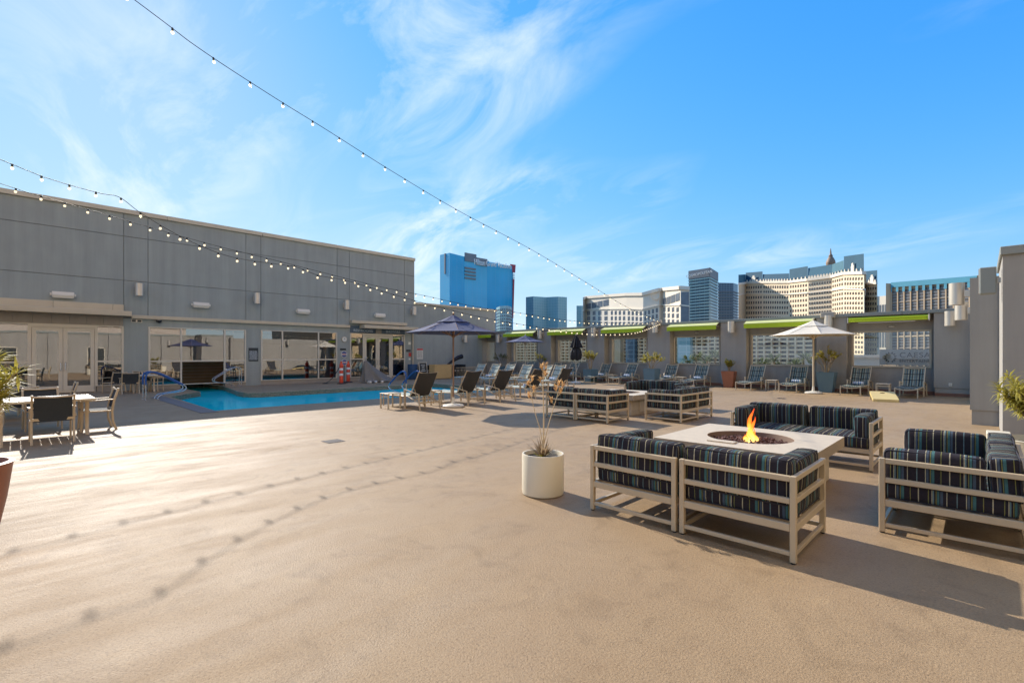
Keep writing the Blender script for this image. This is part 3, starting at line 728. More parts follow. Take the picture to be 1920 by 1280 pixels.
# ------------------------------------------------------------------ right-hand wall, stepping towards the camera
SIDE = empty('side_wall', (0.3, 15.5, 0)); tag(SIDE, 'grey stucco wall stepping forward at the right edge with sunlit returns', 'wall')
def sb(name, m, *boxes, ch=None):
    b = MB()
    for q in boxes: (b.cbox(*q, ch) if ch else b.box(*q))
    return b.build(name, m, SIDE, world=True)
sb('return_wall', 'stucco_warm', (-0.16, 0.4, 15.62, 25.04, 0.0, 3.30))
sb('pier', 'stucco_warm', (-0.19, 0.28, 15.30, 15.60, 0.34, 3.36)); sb('plinth', 'stucco_warm', (-0.16, 0.28, 15.33, 15.60, 0, 0.338))
sb('near_wall', 'stucco_warm', (0.285, 2.6, 12.9, 15.60, 0.0, 3.46)); sb('coping', 'coping_grey', (0.25, 2.7, 12.84, 15.7, 3.462, 3.62), ch=0.01)
sb('long_wall', 'stucco_warm', (2.602, 3.0, -16, 15.6, 0, 3.46)); sb('long_coping', 'coping_grey', (2.55, 3.05, -16, 12.83, 3.462, 3.62), ch=0.01)
for y in range(-14, 12, 4):
    sb('buttress', 'stucco_warm', (2.36, 2.60, y, y+0.7, 0, 3.44))

for y in (-9.2, -1.0, 4.6):
    sb('service_door', 'sign_dark', (2.55, 2.601, y, y+1.1, 0.02, 2.2)); sb('door_surround', 'frame_cream', (2.56, 2.602, y-0.08, y-0.005, 0.0, 2.28), (2.56, 2.602, y+1.105, y+1.18, 0.0, 2.28), (2.56, 2.602, y-0.08, y+1.18, 2.205, 2.29))
for y in (-11, -3.4, 2.8, 7.2, 10.6):
    b = MB(); b.lathe([(0.155,-0.28),(0.155,0.28)], 20, (2.30, y, 2.75)); b.build('cylinder_lamp', 'silver', SIDE, world=True, smooth=True); sb('lamp_bracket', 'silver', (2.44, 2.60, y-0.05, y+0.05, 2.66, 2.84))

# ------------------------------------------------------------------ the city beyond
CITY_Z = -22.0
g = MB(); g.box(-4000, 4000, 27.5, 6000, CITY_Z-1, CITY_Z); g.box(-4000, -46, -4000, 27.4, CITY_Z-1, CITY_Z); g.box(13, 4000, -4000, 27.4, CITY_Z-1, CITY_Z)
tag(g.build('city_ground', 'city_ground'), kind='structure')
def vp(px, d): return Vector((*along(px, d), 0))
def tower(name, label, cat, pts, depth, tops, m, mats=None, roof='tower_grey', fac=0.25):
    """street face given by sight lines (px, distance); tops = roof rows at each point; returns root and the face corners"""
    d0 = pts[0][1]; pts = [(px, d0*(HZ-tops[0])/(HZ-t) + (d-d0)*fac) for (px, d), t in zip(pts, tops)]   # level roof line
    P = [vp(px, d) for px, d in pts]; Z = [zat(t, d) for (px, d), t in zip(pts, tops)]
    c = sum(P, Vector()) / len(P); root = empty(name, (c.x, c.y, CITY_Z)); tag(root, label, cat)
    back = Vector((c.x, c.y, 0)).normalized() * depth
    for i in range(len(P)-1):
        a, q = P[i], P[i+1]; b = MB()
        b.quad((a.x,a.y,CITY_Z), (q.x,q.y,CITY_Z), (q.x,q.y,Z[i+1]), (a.x,a.y,Z[i]))
        ab, qb = a+back, q+back
        b.quad((qb.x,qb.y,CITY_Z), (ab.x,ab.y,CITY_Z), (ab.x,ab.y,Z[i]), (qb.x,qb.y,Z[i+1]))
        b.quad((a.x,a.y,Z[i]), (q.x,q.y,Z[i+1]), (qb.x,qb.y,Z[i+1]), (ab.x,ab.y,Z[i]))
        if i == 0: b.quad((ab.x,ab.y,CITY_Z), (a.x,a.y,CITY_Z), (a.x,a.y,Z[0]), (ab.x,ab.y,Z[0]))
        if i == len(P)-2: b.quad((q.x,q.y,CITY_Z), (qb.x,qb.y,CITY_Z), (qb.x,qb.y,Z[-1]), (q.x,q.y,Z[-1]))
        b.build('facade', (mats[i] if mats else m), root, world=True)
    return root, P, Z
def face_boxes(b, a, q, cells, proud=0.35, inset=-0.2):
    """cells = (u0,u1,z0,z1) along the face a->q, as shallow boxes standing proud of it"""
    d = (q-a); L = d.length; d = d/L; nrm = Vector((d.y, -d.x, 0))
    if nrm.dot(-(a+q)) < 0: nrm = -nrm
    for u0, u1, z0, z1 in cells:
        A = a+d*(u0*L); B = a+d*(u1*L)
        p = [A-nrm*0.2, B-nrm*0.2, B+nrm*proud, A+nrm*proud]
        n = len(b.v)
        b.v += [(k.x,k.y,z0) for k in p] + [(k.x,k.y,z1) for k in p]
        b.f += [(n,n+1,n+2,n+3),(n+7,n+6,n+5,n+4)] + [(n+k, n+(k+1)%4, n+4+(k+1)%4, n+4+k) for k in range(4)]
def slope_band(root, name, m, a, q, za, zq, lo, hi, proud):
    """moulding that follows the roof line from za at a to zq at q"""
    d = (q-a).normalized(); nrm = Vector((d.y, -d.x, 0)); nrm = nrm if nrm.dot(-(a+q)) > 0 else -nrm
    b = MB(); p = [(a-nrm*0.2, za), (q-nrm*0.2, zq), (q+nrm*proud, zq), (a+nrm*proud, za)]
    b.v += [(k.x, k.y, z+lo) for k, z in p] + [(k.x, k.y, z+hi) for k, z in p]
    b.f += [(0,1,2,3),(7,6,5,4)] + [(k, (k+1) % 4, 4+(k+1) % 4, 4+k) for k in range(4)]
    return b.build(name, m, root, world=True)
def win_grid(root, a, q, ztop, zbot, nx, nz, fw, fh, m, name='windows', u0=0.02, u1=0.98, pair=False, dz=0.0):
    b = MB(); cells = []
    for i in range(nx):
        uc = u0+(u1-u0)*(i+0.5)/nx; w = (u1-u0)/nx*fw/2
        for j in range(nz):
            zt_ = ztop+dz*uc; zc = zbot+(zt_-zbot)*(j+0.5)/nz; h = (zt_-zbot)/nz*fh/2
            if pair:
                cells.append((uc-w, uc-w*0.2, zc-h, zc+h)); cells.append((uc+w*0.2, uc+w, zc-h, zc+h))
            else: cells.append((uc-w, uc+w, zc-h, zc+h))
    face_boxes(b, a, q, cells); o = b.build(name, m, root, world=True); tag(o, kind='stuff'); return o
def strips(root, a, q, us, z0, z1, m, name='pier', proud=0.6):
    for u0, u1 in us:
        b = MB(); face_boxes(b, a, q, [(u0,u1,z0,z1)], proud); b.build(name, m, root, world=True)

# blue glass tower with white roof lettering
D = 640
rt, P, Z = tower('glass_tower', 'bright blue glass tower with white lettering along its roof line', 'tower', [(825, D+20), (843, D-20), (871, D), (913, D-30), (962, D+25)], 60, [478, 474, 481, 490, 499], 'glass_azure', ['glass_azure','glass_azure','glass_azure_light','glass_azure'])
b = MB(); face_boxes(b, P[0], P[1], [(0.5,0.62,Z[0]-28,Z[0]-1)], 1.0); b.build('recess', 'tower_grey', rt, world=True)
b = MB(); face_boxes(b, P[2], P[3], [(0.0,0.48,Z[2]-12-4.6*k,Z[2]-9.6-4.6*k) for k in range(1,5)], 1.0); b.build('louvre', 'tower_grey', rt, world=True)
b = MB(); face_boxes(b, P[2], P[3], [(0.0,0.5,Z[2]-6,Z[2]+5.5), (0.5,1.0,Z[2]-9,Z[2]+1.5)], 1.2); b.build('roof_screen', 'tower_grey', rt, world=True)
DF = P[4].length*0.0 + (-SN*P[4].x+CS*P[4].y)
def fin(pts):
    b = MB(); f3 = [(*vp(px, DF-2).xy, zat(py, DF-2)) for px, py in pts]; k3 = [(*vp(px, DF+14).xy, zat(py, DF+14)) for px, py in pts]; n = len(b.v); b.v += f3+k3; m_n = len(pts)
    b.f += [tuple(range(m_n)), tuple(range(2*m_n-1, m_n-1, -1))]+[(k, (k+1) % m_n, m_n+(k+1) % m_n, m_n+k) for k in range(m_n)]; b.build('red_fin', 'tower_red', rt, world=True)
fin([(956,495),(967,496.5),(966,511.5),(961.5,511)]); fin([(961.5,523),(964.8,523.5),(962.6,596),(960.6,596)])
b = MB()
for py in (514, 517.5, 521): q = vp(963, DF); b.box(q.x-1.5, q.x+1.5, q.y-1.5, q.y+1.5, zat(py+1, DF), zat(py, DF))
b.build('fin_link', 'tower_grey', rt, world=True)
dA, dB = (-SN*P[3].x+CS*P[3].y)-34, DF-6; A_, B_ = vp(889, dA-14), vp(961, dB); dirv = Vector((B_.x-A_.x, B_.y-A_.y, zat(499.5, dB)-zat(490, dA-14)))
o_ = Vector((A_.x, A_.y, zat(491.0, dA-14))) - rt.location
tag(text_mesh('roof_lettering', 'Hilton Grand Vacations', 'white_paint', rt, dirv.length/9.9, frame4(o_, dirv, (0,0,1)), 0.4, 1.0, 'LEFT'), 'white roof lettering')
# small teal cylinder tower in front
rt, P, Z = tower('round_tower', 'teal gridded tower standing before the blue glass tower', 'tower', [(930.5,500),(937,490),(948,486),(956,490),(960,500)], 25, [577,574,573,574,577], 'glass_teal')
for i in range(4): win_grid(rt, P[i], P[i+1], Z[i]-2, CITY_Z+20, 3, 16, 0.5, 0.55, 'tower_window_blue')
# pale green twin glass tower
rt, P, Z = tower('twin_glass_tower', 'pale green gridded glass tower with a fold down its middle', 'tower', [(986,760),(1000,735),(1025,765),(1046,735),(1063,755)], 50, [557,555.5,557,556,557], 'glass_teal')
rt, P, Z = tower('slim_tower', 'narrow dark green glass tower left of the cream hotel', 'tower', [(1081,800),(1090,790),(1098,800)], 40, [573,573,573], 'glass_teal')
# cream hotel with a bent facade
D = 620
rt, P, Z = tower('cream_hotel', 'wide cream hotel with bent wings and paired window strips', 'hotel', [(1093,D),(1098,D+25),(1143,D-15),(1175,D-45),(1206,D-75),(1236,D-50),(1242,D-45),(1276,D-85),(1293,D-95)], 45, [558,556.5,553,550.5,550,541.5,541,537.5,539], 'tower_cream', fac=1.0)
for i, nx in ((1,4),(2,4),(3,4),(4,4),(6,4)):
    win_grid(rt, P[i], P[i+1], Z[i]-18, CITY_Z+12, nx, 10, 0.46, 0.72, 'tower_window_blue', pair=True, dz=Z[i+1]-Z[i])
for i, nx in ((1,4),(6,4)): win_grid(rt, P[i], P[i+1], min(Z[i],Z[i+1])-4, min(Z[i],Z[i+1])-13, nx, 1, 0.85, 0.8, 'tower_window_blue', 'upper_window')
win_grid(rt, P[7], P[8], Z[7]-4, CITY_Z+12, 1, 2, 0.9, 0.94, 'tower_window_blue', 'corner_glazing')
for i in range(len(P)-1):
    slope_band(rt, 'cornice', 'tower_cream', P[i], P[i+1], Z[i], Z[i+1], -2.4, 0.8, 1.6)
    slope_band(rt, 'string_course', 'tower_cream', P[i], P[i+1], Z[i], Z[i+1], -17.2, -16.0, 1.0)
md = P[4].lerp(P[5], 0.78); mz = zat(578, D); dd = Vector((-md.x,-md.y,0)).normalized(); b = MB()
u = Vector((dd.y,-dd.x,0))
for k in range(20):
    a0, a1 = 2*math.pi*k/20, 2*math.pi*(k+1)/20
    b.tube([md+dd*2+u*math.cos(a0)*4+Vector((0,0,mz+math.sin(a0)*4)), md+dd*2+u*math.cos(a1)*4+Vector((0,0,mz+math.sin(a1)*4))], 0.5, 4)
b.build('medallion', 'tower_cream_warm', rt, world=True)
# dark slatted tower pair
D = 700
rt, P, Z = tower('slatted_tower', 'dark blue slatted tower with lettering on its grey crown', 'tower', [(1291.5,D+10),(1330,D-25),(1345.5,D+20)], 45, [509,505,512], 'glass_slate')
for i in range(2):
    b = MB(); face_boxes(b, P[i], P[i+1], [(0,1,z,z+1.3) for z in [CITY_Z+24+k*4.3 for k in range(31)] if z < min(Z)-12], 1.6); b.build('balcony_slabs', 'glass_teal', rt, world=True); tag(rt.children[-1], kind='stuff')
    b = MB(); face_boxes(b, P[i], P[i+1], [(0,1,min(Z[i],Z[i+1])-10,max(Z[i],Z[i+1])+0.6)], 1.0); b.build('crown', 'tower_grey', rt, world=True)
dirv = P[1]-P[0]; nrm = Vector((-P[0].x,-P[0].y,0)).normalized()
o_ = P[0].lerp(P[1],0.5)+nrm*4; o_.z = zat(513.5, D-8); dirv.z = 2.0
tag(text_mesh('crown_lettering', 'COSMOPOLITAN', 'white_paint', rt, 5.4, frame4(o_-rt.location, dirv, (0,0,1)), 0.3), 'white crown lettering')
rt, P, Z = tower('slatted_tower', 'lower dark slatted tower behind the lettered one', 'tower', [(1346,D+90),(1375,D+70),(1383.5,D+95)], 40, [530,530.5,533], 'glass_slate')
for i in range(2):
    b = MB(); face_boxes(b, P[i], P[i+1], [(0,1,CITY_Z+20+k*4.6,CITY_Z+21.4+k*4.6) for k in range(24)], 1.4); tag(b.build('balcony_slabs', 'tower_grey', rt, world=True), kind='stuff')
# chateau style hotel with blue mansard roofs
D = 560
rt, P, Z = tower('mansard_hotel', 'large cream chateau style hotel with blue mansard roofs', 'hotel', [(1384.5,D),(1398,D+50),(1430,D+25),(1480,D-20),(1515,D-45),(1560,D-45),(1582,D-60),(1620,D-100),(1621.5,D-50),(1645,D-70)], 50,
    [532,530,528.5,528,524,518,512,510.5,531,530], 'tower_cream_warm', fac=1.0)
for i, nx, nz in ((1,7,15),(2,11,15),(3,7,16),(4,9,17),(5,5,18),(6,7,18),(8,5,15)):
    win_grid(rt, P[i], P[i+1], Z[i]-3, CITY_Z+16, nx, nz, 0.46, 0.5, 'tower_window', dz=Z[i+1]-Z[i])
for i in range(len(P)-1):
    slope_band(rt, 'cornice', 'tower_cream', P[i], P[i+1], Z[i], Z[i+1], -1.5, 1.0, 1.4); slope_band(rt, 'string_course', 'tower_cream', P[i], P[i+1], Z[i], Z[i+1], -14, -12.8, 1.0)
def mansard(i0, i1, rise, m):
    b = MB()
    for i in range(i0, i1):
        a, q = P[i], P[i+1]; bk = Vector((a.x+q.x,a.y+q.y,0)).normalized()
        a2, q2 = a+bk*9, q+bk*9; a3, q3 = a+bk*40, q+bk*40; za, zq = Z[i]+0.8, Z[i+1]+0.8
        b.quad((a.x,a.y,za),(q.x,q.y,zq),(q2.x,q2.y,zq+rise),(a2.x,a2.y,za+rise)); b.quad((a2.x,a2.y,za+rise),(q2.x,q2.y,zq+rise),(q3.x,q3.y,zq+rise),(a3.x,a3.y,za+rise))
        if i == i0: b.quad((a3.x,a3.y,za),(a.x,a.y,za),(a2.x,a2.y,za+rise),(a3.x,a3.y,za+rise))
        if i == i1-1: b.quad((q.x,q.y,zq),(q3.x,q3.y,zq),(q3.x,q3.y,zq+rise),(q2.x,q2.y,zq+rise))
    return b.build('mansard_roof', m, rt, world=True)
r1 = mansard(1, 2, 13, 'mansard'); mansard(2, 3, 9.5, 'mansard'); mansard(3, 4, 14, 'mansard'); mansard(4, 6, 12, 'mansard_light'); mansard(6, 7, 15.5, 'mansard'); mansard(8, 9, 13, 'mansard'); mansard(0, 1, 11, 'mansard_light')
for i, nx in ((1,5),(2,10),(3,5),(4,8),(5,4),(6,5),(8,4)):
    for k in range(nx):
        b = MB(); u = (k+0.5)/nx; zb_ = Z[i]+(Z[i+1]-Z[i])*u; big = (k == nx//2 and i in (1,6,8)); ww = (1.0 if not big else 3.2)/(P[i+1]-P[i]).length; hh = 2.5 if not big else 6
        face_boxes(b, P[i], P[i+1], [(u-ww,u+ww,zb_+0.5,zb_+hh),(u-ww*0.55,u+ww*0.55,zb_+hh,zb_+hh*1.35)], 0.8); b.build('dormer', 'tower_cream', rt, world=True)
sp = vp(1557.5, 640); b = MB(); zz0 = zat(505, 640)
b.lathe([(5.5,0),(6.5,1),(6.2,3),(4.6,4),(5.6,8),(5.2,11),(3.4,15),(2.2,16.5),(2.6,18),(1.2,20),(0.9,23),(0.3,28)], 14, (sp.x, sp.y, zz0)); b.build('dome_spire', 'bronze', rt, smooth=True, world=True)
b = MB(); b.lathe([(5,CITY_Z-0),(5,zz0)], 12, (sp.x,sp.y,0)); b.build('spire_base', 'tower_cream_warm', rt, world=True)
# low cream block between them
rt, P, Z = tower('cream_annex', 'small cream annex with tall arched windows between two hotels', 'building', [(1643,600),(1663,590)], 30, [556,554], 'tower_cream')
win_grid(rt, P[0], P[1], Z[0]-8, CITY_Z+30, 4, 2, 0.55, 0.8, 'tower_window_blue')
# tan slab hotel with teal cap on the right
D = 300
rt, P, Z = tower('tan_hotel', 'tan slab hotel with a teal roof band and dark bays', 'hotel', [(1661,D+8),(1673,D),(1835,D-70)], 30, [531,531.5,519], 'tower_tan')
a, q = P[1], P[2]
b = MB(); face_boxes(b, a, q, [(k/12+0.007,(k+1)/12-0.007,CITY_Z,Z[1]-5) for k in range(12)], 0.3); b.build('bay_glazing', 'tower_window', rt, world=True)
for k in range(13): strips(rt, a, q, [(k/12-0.0065,k/12+0.0065)], CITY_Z, Z[1]-2, 'tower_tan', 'pier', 0.9)
for j in range(9):
    b = MB(); zz1 = Z[1]-5-j*7.2; face_boxes(b, a, q, [(0.0,1.0,zz1-14.4-0.5,zz1-14.4+0.4)] if j % 2 == 0 else [(0.0,1.0,zz1-0.25,zz1)], 0.7); b.build('spandrel', 'tower_tan', rt, world=True)
b = MB(); face_boxes(b, a, q, [(k/12+0.008,(k+1)/12-0.008,Z[1]-5-1.8*i,Z[1]-4.5-1.8*i) for k in range(12) for i in range(1,22)], 0.45); tag(b.build('floor_edges', 'tower_grey', rt, world=True), kind='stuff')
n_ = len(P); dv = (q-a); L_ = dv.length
b = MB(); m3 = MB()
nrm = Vector((dv.y,-dv.x,0)).normalized(); nrm = nrm if nrm.dot(-a) > 0 else -nrm
def cap_pt(u, zoff, pr): v = a+dv*u+nrm*pr; return (v.x, v.y, Z[1]+(Z[2]-Z[1])*u+zoff)
b.quad(cap_pt(0,-2.5,1.3), cap_pt(1,-2.5,1.3), cap_pt(1,0.6,1.3), cap_pt(0,0.6,1.3)); b.quad(cap_pt(0,0.6,1.3), cap_pt(1,0.6,1.3), cap_pt(1,0.6,-5), cap_pt(0,0.6,-5)); b.quad(cap_pt(0,-2.5,0), cap_pt(1,-2.5,0), cap_pt(1,-2.5,1.3), cap_pt(0,-2.5,1.3))
for k in range(13): b.quad(cap_pt(max(0,k/12-0.016),-5.5,1.2), cap_pt(min(1,k/12+0.016),-5.5,1.2), cap_pt(min(1,k/12+0.016),-2.5,1.2), cap_pt(max(0,k/12-0.016),-2.5,1.2))
b.build('roof_band', 'tower_teal', rt, world=True)

# cream car park seen through the window bays, with its open decks
PKY = 330.0
PX0, PX1 = ony(872, PKY)[0], ony(1537, PKY)[0]
pk = empty('car_park', ((PX0+PX1)/2, PKY, CITY_Z)); tag(pk, 'cream car park with a grid of dark openings seen through the window bays', 'car park')
PKT = 21.5
MB().box(PX0, PX1, PKY+3, PKY+40, CITY_Z, PKT-0.5).build('dark_interior', 'tower_window', pk, world=True)
zz_ = CITY_Z; slab = None; k = 0
while zz_ < PKT:
    if slab is None: slab = MB().box(PX0, PX1, PKY, PKY+3.1, zz_, zz_+1.15).build('floor_slab', 'garage_cream', pk, world=True)
    else: share('floor_slab', slab, pk, (0, 0, 2.6*k))
    zz_ += 2.6; k += 1
col0 = MB().box(PX0, PX0+0.9, PKY-0.4, PKY+3.05, CITY_Z, PKT+0.8).build('column', 'garage_cream', pk, world=True)
for k in range(1, int((PX1-PX0)/4.4)): share('column', col0, pk, (4.4*k, 0, 0))
MB().box(PX0, PX1, PKY-0.3, PKY+3.2, PKT, PKT+1.2).build('parapet', 'garage_cream', pk, world=True)
for q0, q1, nm, mm in ((1146, 1163, 'stair_tower', 'tower_tan'), (1173, 1190, 'curtain_wall', 'glass_slate'), (1270, 1294, 'curtain_wall', 'glass_teal')):
    MB().box(ony(q0, PKY-4)[0], ony(q1, PKY-4)[0], PKY-4, PKY+3, CITY_Z, PKT+1.0).build(nm, mm, pk, world=True)
# banner beyond the right-hand bay
bx0, d_ = ony(1649, 31.0); bx1 = ony(1757, 31.0)[0]; bzc = zat(669, ony(1700, 31.0)[1])
bn = empty('roof_banner', (bx0, 31.0, 0)); tag(bn, 'pale grey banner with a laurel wreath and dark lettering beyond the right bay', 'banner')
zb0, zb1 = zat(684, d_), zat(655, d_)
MB().box(bx0, bx1+1.0, 31.0, 31.06, zb0, zb1).build('banner_panel', 'banner_grey', bn, world=True)
for xq in (bx0+0.1, bx1+0.9): MB().box(xq-0.03, xq+0.03, 31.07, 31.14, -0.6, zb1).build('post', 'silver', bn, world=True)
hh = zb1-zb0; wx = bx0+ (bx1-bx0)*0.20
def_loc = bn.location
text_mesh('banner_lettering', 'CAESARS', 'ink', bn, hh*0.46, frame4(Vector((bx0+(bx1-bx0)*0.36, 30.99, zb0+hh*0.63))-def_loc, (1,0,0), (0,0,1)), 0.004, 1.12, 'LEFT')
text_mesh('banner_lettering', 'ENTERTAINMENT', 'ink', bn, hh*0.235, frame4(Vector((bx0+(bx1-bx0)*0.36, 30.99, zb0+hh*0.27))-def_loc, (1,0,0), (0,0,1)), 0.004, 1.12, 'LEFT')
b = MB()
for sgn in (-1, 1):
    for k in range(6):
        a0 = R(-80 + k*28); r_ = hh*0.27
        p0 = Vector((wx+sgn*math.cos(a0)*r_*0.9, 30.985, zb0+hh*0.5+math.sin(a0)*r_))
        for tilt in (0.5, -0.5):
            dr = Vector((sgn*math.cos(a0+1.4+tilt), 0, math.sin(a0+1.4+tilt)))*hh*0.12; sd_ = Vector((-dr.z,0,dr.x))*0.3
            n = len(b.v); b.v += [tuple(p0), tuple(p0+dr*0.5+sd_), tuple(p0+dr), tuple(p0+dr*0.5-sd_)]; b.f.append((n,n+1,n+2,n+3))
b.build('laurel_wreath', 'ink', bn, world=True)
# low white service building beyond the right bay
x0 = ony(1597, 38)[0]; x1 = ony(1650, 38)[0]
sbd = empty('service_block', ((x0+x1)/2, 40, CITY_Z)); tag(sbd, 'low pale service block seen through the right bay left of the banner', 'building')
MB().box(x0-3, x1, 38, 46, CITY_Z, 1.45).build('wall', 'white_paint', sbd, world=True); MB().box(x0-3.2, x1+0.2, 37.8, 46.2, 1.45, 1.6).build('parapet', 'tower_cream', sbd, world=True)
# unseen tower added behind the viewer: bounces warm light, fills the window reflections
hot = empty('bounce_tower', (14, -12, 0)); tag(hot, 'tall cream tower added unseen behind the terrace to bounce warm light, mirrored in the pool house windows', 'tower')
b = MB(); b.box(3.4, 26, -40, 12.2, CITY_Z, 46); b.build('facade', 'tower_bounce', hot, world=True)
for j in range(9): MB().box(3.33, 3.398, -40, 12.2, 4.2+j*4.6, 4.32+j*4.6).build('joint', 'fascia_tile', hot, world=True)
b = MB()
for j in range(9):
    for k in range(11): b.box(3.34, 3.39, -38+k*4.6, -36+k*4.6, 5.6+j*4.6, 7.6+j*4.6)
tag(b.build('windows', 'tower_window', hot, world=True), kind='stuff')
MB().box(8, 30, 30, 60, CITY_Z, 34).build('annex', 'tower_tan', hot, world=True)

# ================================================================== FURNITURE
# ------------------------------------------------------------------ lounge seating round the fire tables
def rail(mb, a, b_, w=0.042): mb.bar(a, b_, w)
def make_section(arm):
    """square seat unit: back along y = 0, facing +y, arm on the left (x = 0) or the right (x = W)"""
    W, Dp = 0.93, 0.95; r = empty('sofa_section'); p = 0.044
    def post(x, y, h): MB().cbox(x-p/2, x+p/2, y-p/2, y+p/2, 0.012, h, 0.004).build('leg', 'champagne', r); 
    x0, x1, y0, y1 = p/2, W-p/2, p/2, Dp-p/2
    ax = x0 if arm < 0 else x1; ox = x1 if arm < 0 else x0
    post(x0, y0, 0.672); post(x1, y0, 0.672); post(ax, y1, 0.672); post(ox, y1, 0.30)
    for (fx, fy) in ((x0,y0),(x1,y0),(ax,y1),(ox,y1)): MB().lathe([(0.018,0),(0.018,0.013)], 10, (fx,fy,0)).build('foot', 'black_plastic', r)
    for z in (0.648, 0.478): MB().cbox(x0+p/2, x1-p/2, y0-0.018, y0+0.018, z-0.022, z+0.022, 0.004).build('back_rail', 'champagne', r)
    for z in (0.648, 0.478): MB().cbox(ax-0.018, ax+0.018, y0+p/2, y1-p/2, z-0.022, z+0.022, 0.004).build('arm_rail', 'champagne', r)
    f = MB(); z = 0.275
    f.cbox(x0+p/2, x1-p/2, y0-0.02, y0+0.02, z-0.03, z+0.03, 0.004); f.cbox(x0+p/2, x1-p/2, y1-0.02, y1+0.02, z-0.03, z+0.03, 0.004)
    f.cbox(x0-0.02, x0+0.02, y0+p/2, y1-p/2, z-0.03, z+0.03, 0.004); f.cbox(x1-0.02, x1+0.02, y0+p/2, y1-p/2, z-0.03, z+0.03, 0.004)
    for k in range(1, 6): f.box(x0+p/2, x1-p/2, y0+(y1-y0)*k/6-0.03, y0+(y1-y0)*k/6+0.03, z-0.008, z+0.012)
    f.build('seat_frame', 'champagne', r)
    for a_, b_ in (((x0+p/2,y0,0.075),(x1-p/2,y0,0.075)), ((x0+p/2,y1,0.075),(x1-p/2,y1,0.075))):
        MB().cbox(a_[0], b_[0], a_[1]-0.015, a_[1]+0.015, 0.058, 0.092, 0.003).build('stretcher', 'champagne', r)
    for xx_ in (x0, x1): MB().cbox(xx_-0.015, xx_+0.015, y0+p/2, y1-p/2, 0.058, 0.092, 0.003).build('stretcher', 'champagne', r)
    def cushion(name, sx, sy, sz, loc, rot=(0,0,0), rad=0.05, puff=0.02):
        o = MB().soft(sx, sy, sz, rad, puff=puff).build(name, 'cushion_fabric', r, smooth=True, weld=True); o.location = loc; o.rotation_euler = rot
        hx_ = (sx/2, sy/2, sz/2); k2 = min(range(3), key=lambda k: hx_[k]); a1, a2 = [k for k in range(3) if k != k2]; q_ = rad*0.26
        for sg in (-1, 1):
            loop_ = []
            for (ca_, cb_, st_) in ((1,1,0),(-1,1,90),(-1,-1,180),(1,-1,270)):
                for t_ in (0, 30, 60, 90):
                    v_ = [0,0,0]; v_[a1] = ca_*(hx_[a1]-rad)+(rad-q_)*math.cos(R(st_+t_)); v_[a2] = cb_*(hx_[a2]-rad)+(rad-q_)*math.sin(R(st_+t_)); v_[k2] = sg*(hx_[k2]-q_)
                    v_ = Vector(v_); loop_.append(v_+Vector((math.sin(v_[2]*17+v_[1]*9+1.0), math.sin(v_[0]*11+v_[2]*13), math.sin(v_[0]*9+v_[1]*14+2.0)))*0.005)
            MB().tube(loop_+[loop_[0]], 0.006, 5, cap=False).build('piping', 'piping', o, smooth=True)
        return o
    inx0 = p if arm < 0 else 0.005; inx1 = W-p if arm > 0 else W-0.005
    cushion('seat_cushion', inx1-inx0+0.02, Dp-0.05, 0.155, ((inx0+inx1)/2, Dp/2+0.035, 0.305+0.08), rad=0.045, puff=0.015)
    cushion('back_cushion', inx1-inx0-0.01, 0.185, 0.37, ((inx0+inx1)/2, p+0.10, 0.60), rot=(R(-3),0,0), rad=0.042)
    al = Dp-p-0.23
    cushion('arm_cushion', al, 0.165, 0.33, (ax + (0.115 if arm < 0 else -0.115), p+0.21+al/2, 0.59), rot=(0,0,R(90)), rad=0.045)
    return r
sec = {-1: make_section(-1), 1: make_section(1)}; used = {-1: [], 1: []}
def sofa(origin, rz, gap, tags, group):
    for arm, k in ((-1, 0), (1, 1)):
        off = Vector((k*(0.93+gap), 0, 0)); off.rotate(Matrix.Rotation(rz, 3, 'Z'))
        place(sec[arm], used[arm], Vector(origin)+off, rz + R(random.uniform(-0.7, 0.7)), tags[k], 'sofa', group)
GR1, GR2 = 'striped seats round the lit fire table', 'striped seats round the far fire table'
sofa((-2.90, 4.14, 0), 0, 0.03, ('striped sofa seat nearest the white pot, its back towards the viewer', 'striped sofa seat in the near foreground with its right arm frame facing the viewer'), GR1)
sofa((0.285, 5.44, 0), R(90), 0.02, ('striped sofa seat cut off by the right edge of the view', 'striped sofa seat in front of the big white pot at the right'), GR1)
sofa((-1.06, 9.10, 0), R(180), 0.02, ('striped sofa seat behind the lit fire table, on the right', 'striped sofa seat behind the lit fire table, on the left by the flame'), GR1)
sofa((-8.08, 9.56, 0), 0, 0.02, ('striped sofa seat of the far group seen through the dry stalks', 'striped sofa seat of the far group, second from the dry stalks'), GR2)
sofa((-5.02, 10.84, 0), R(90), -0.04, ('striped sofa corner seat of the far group nearest the lit fire table', 'striped sofa seat of the far group pointing at the terracotta planter'), GR2)
sofa((-6.27, 14.45, 0), R(180), 0.02, ('striped sofa seat at the back of the far group, right half', 'striped sofa seat at the back of the far group, left half'), GR2)

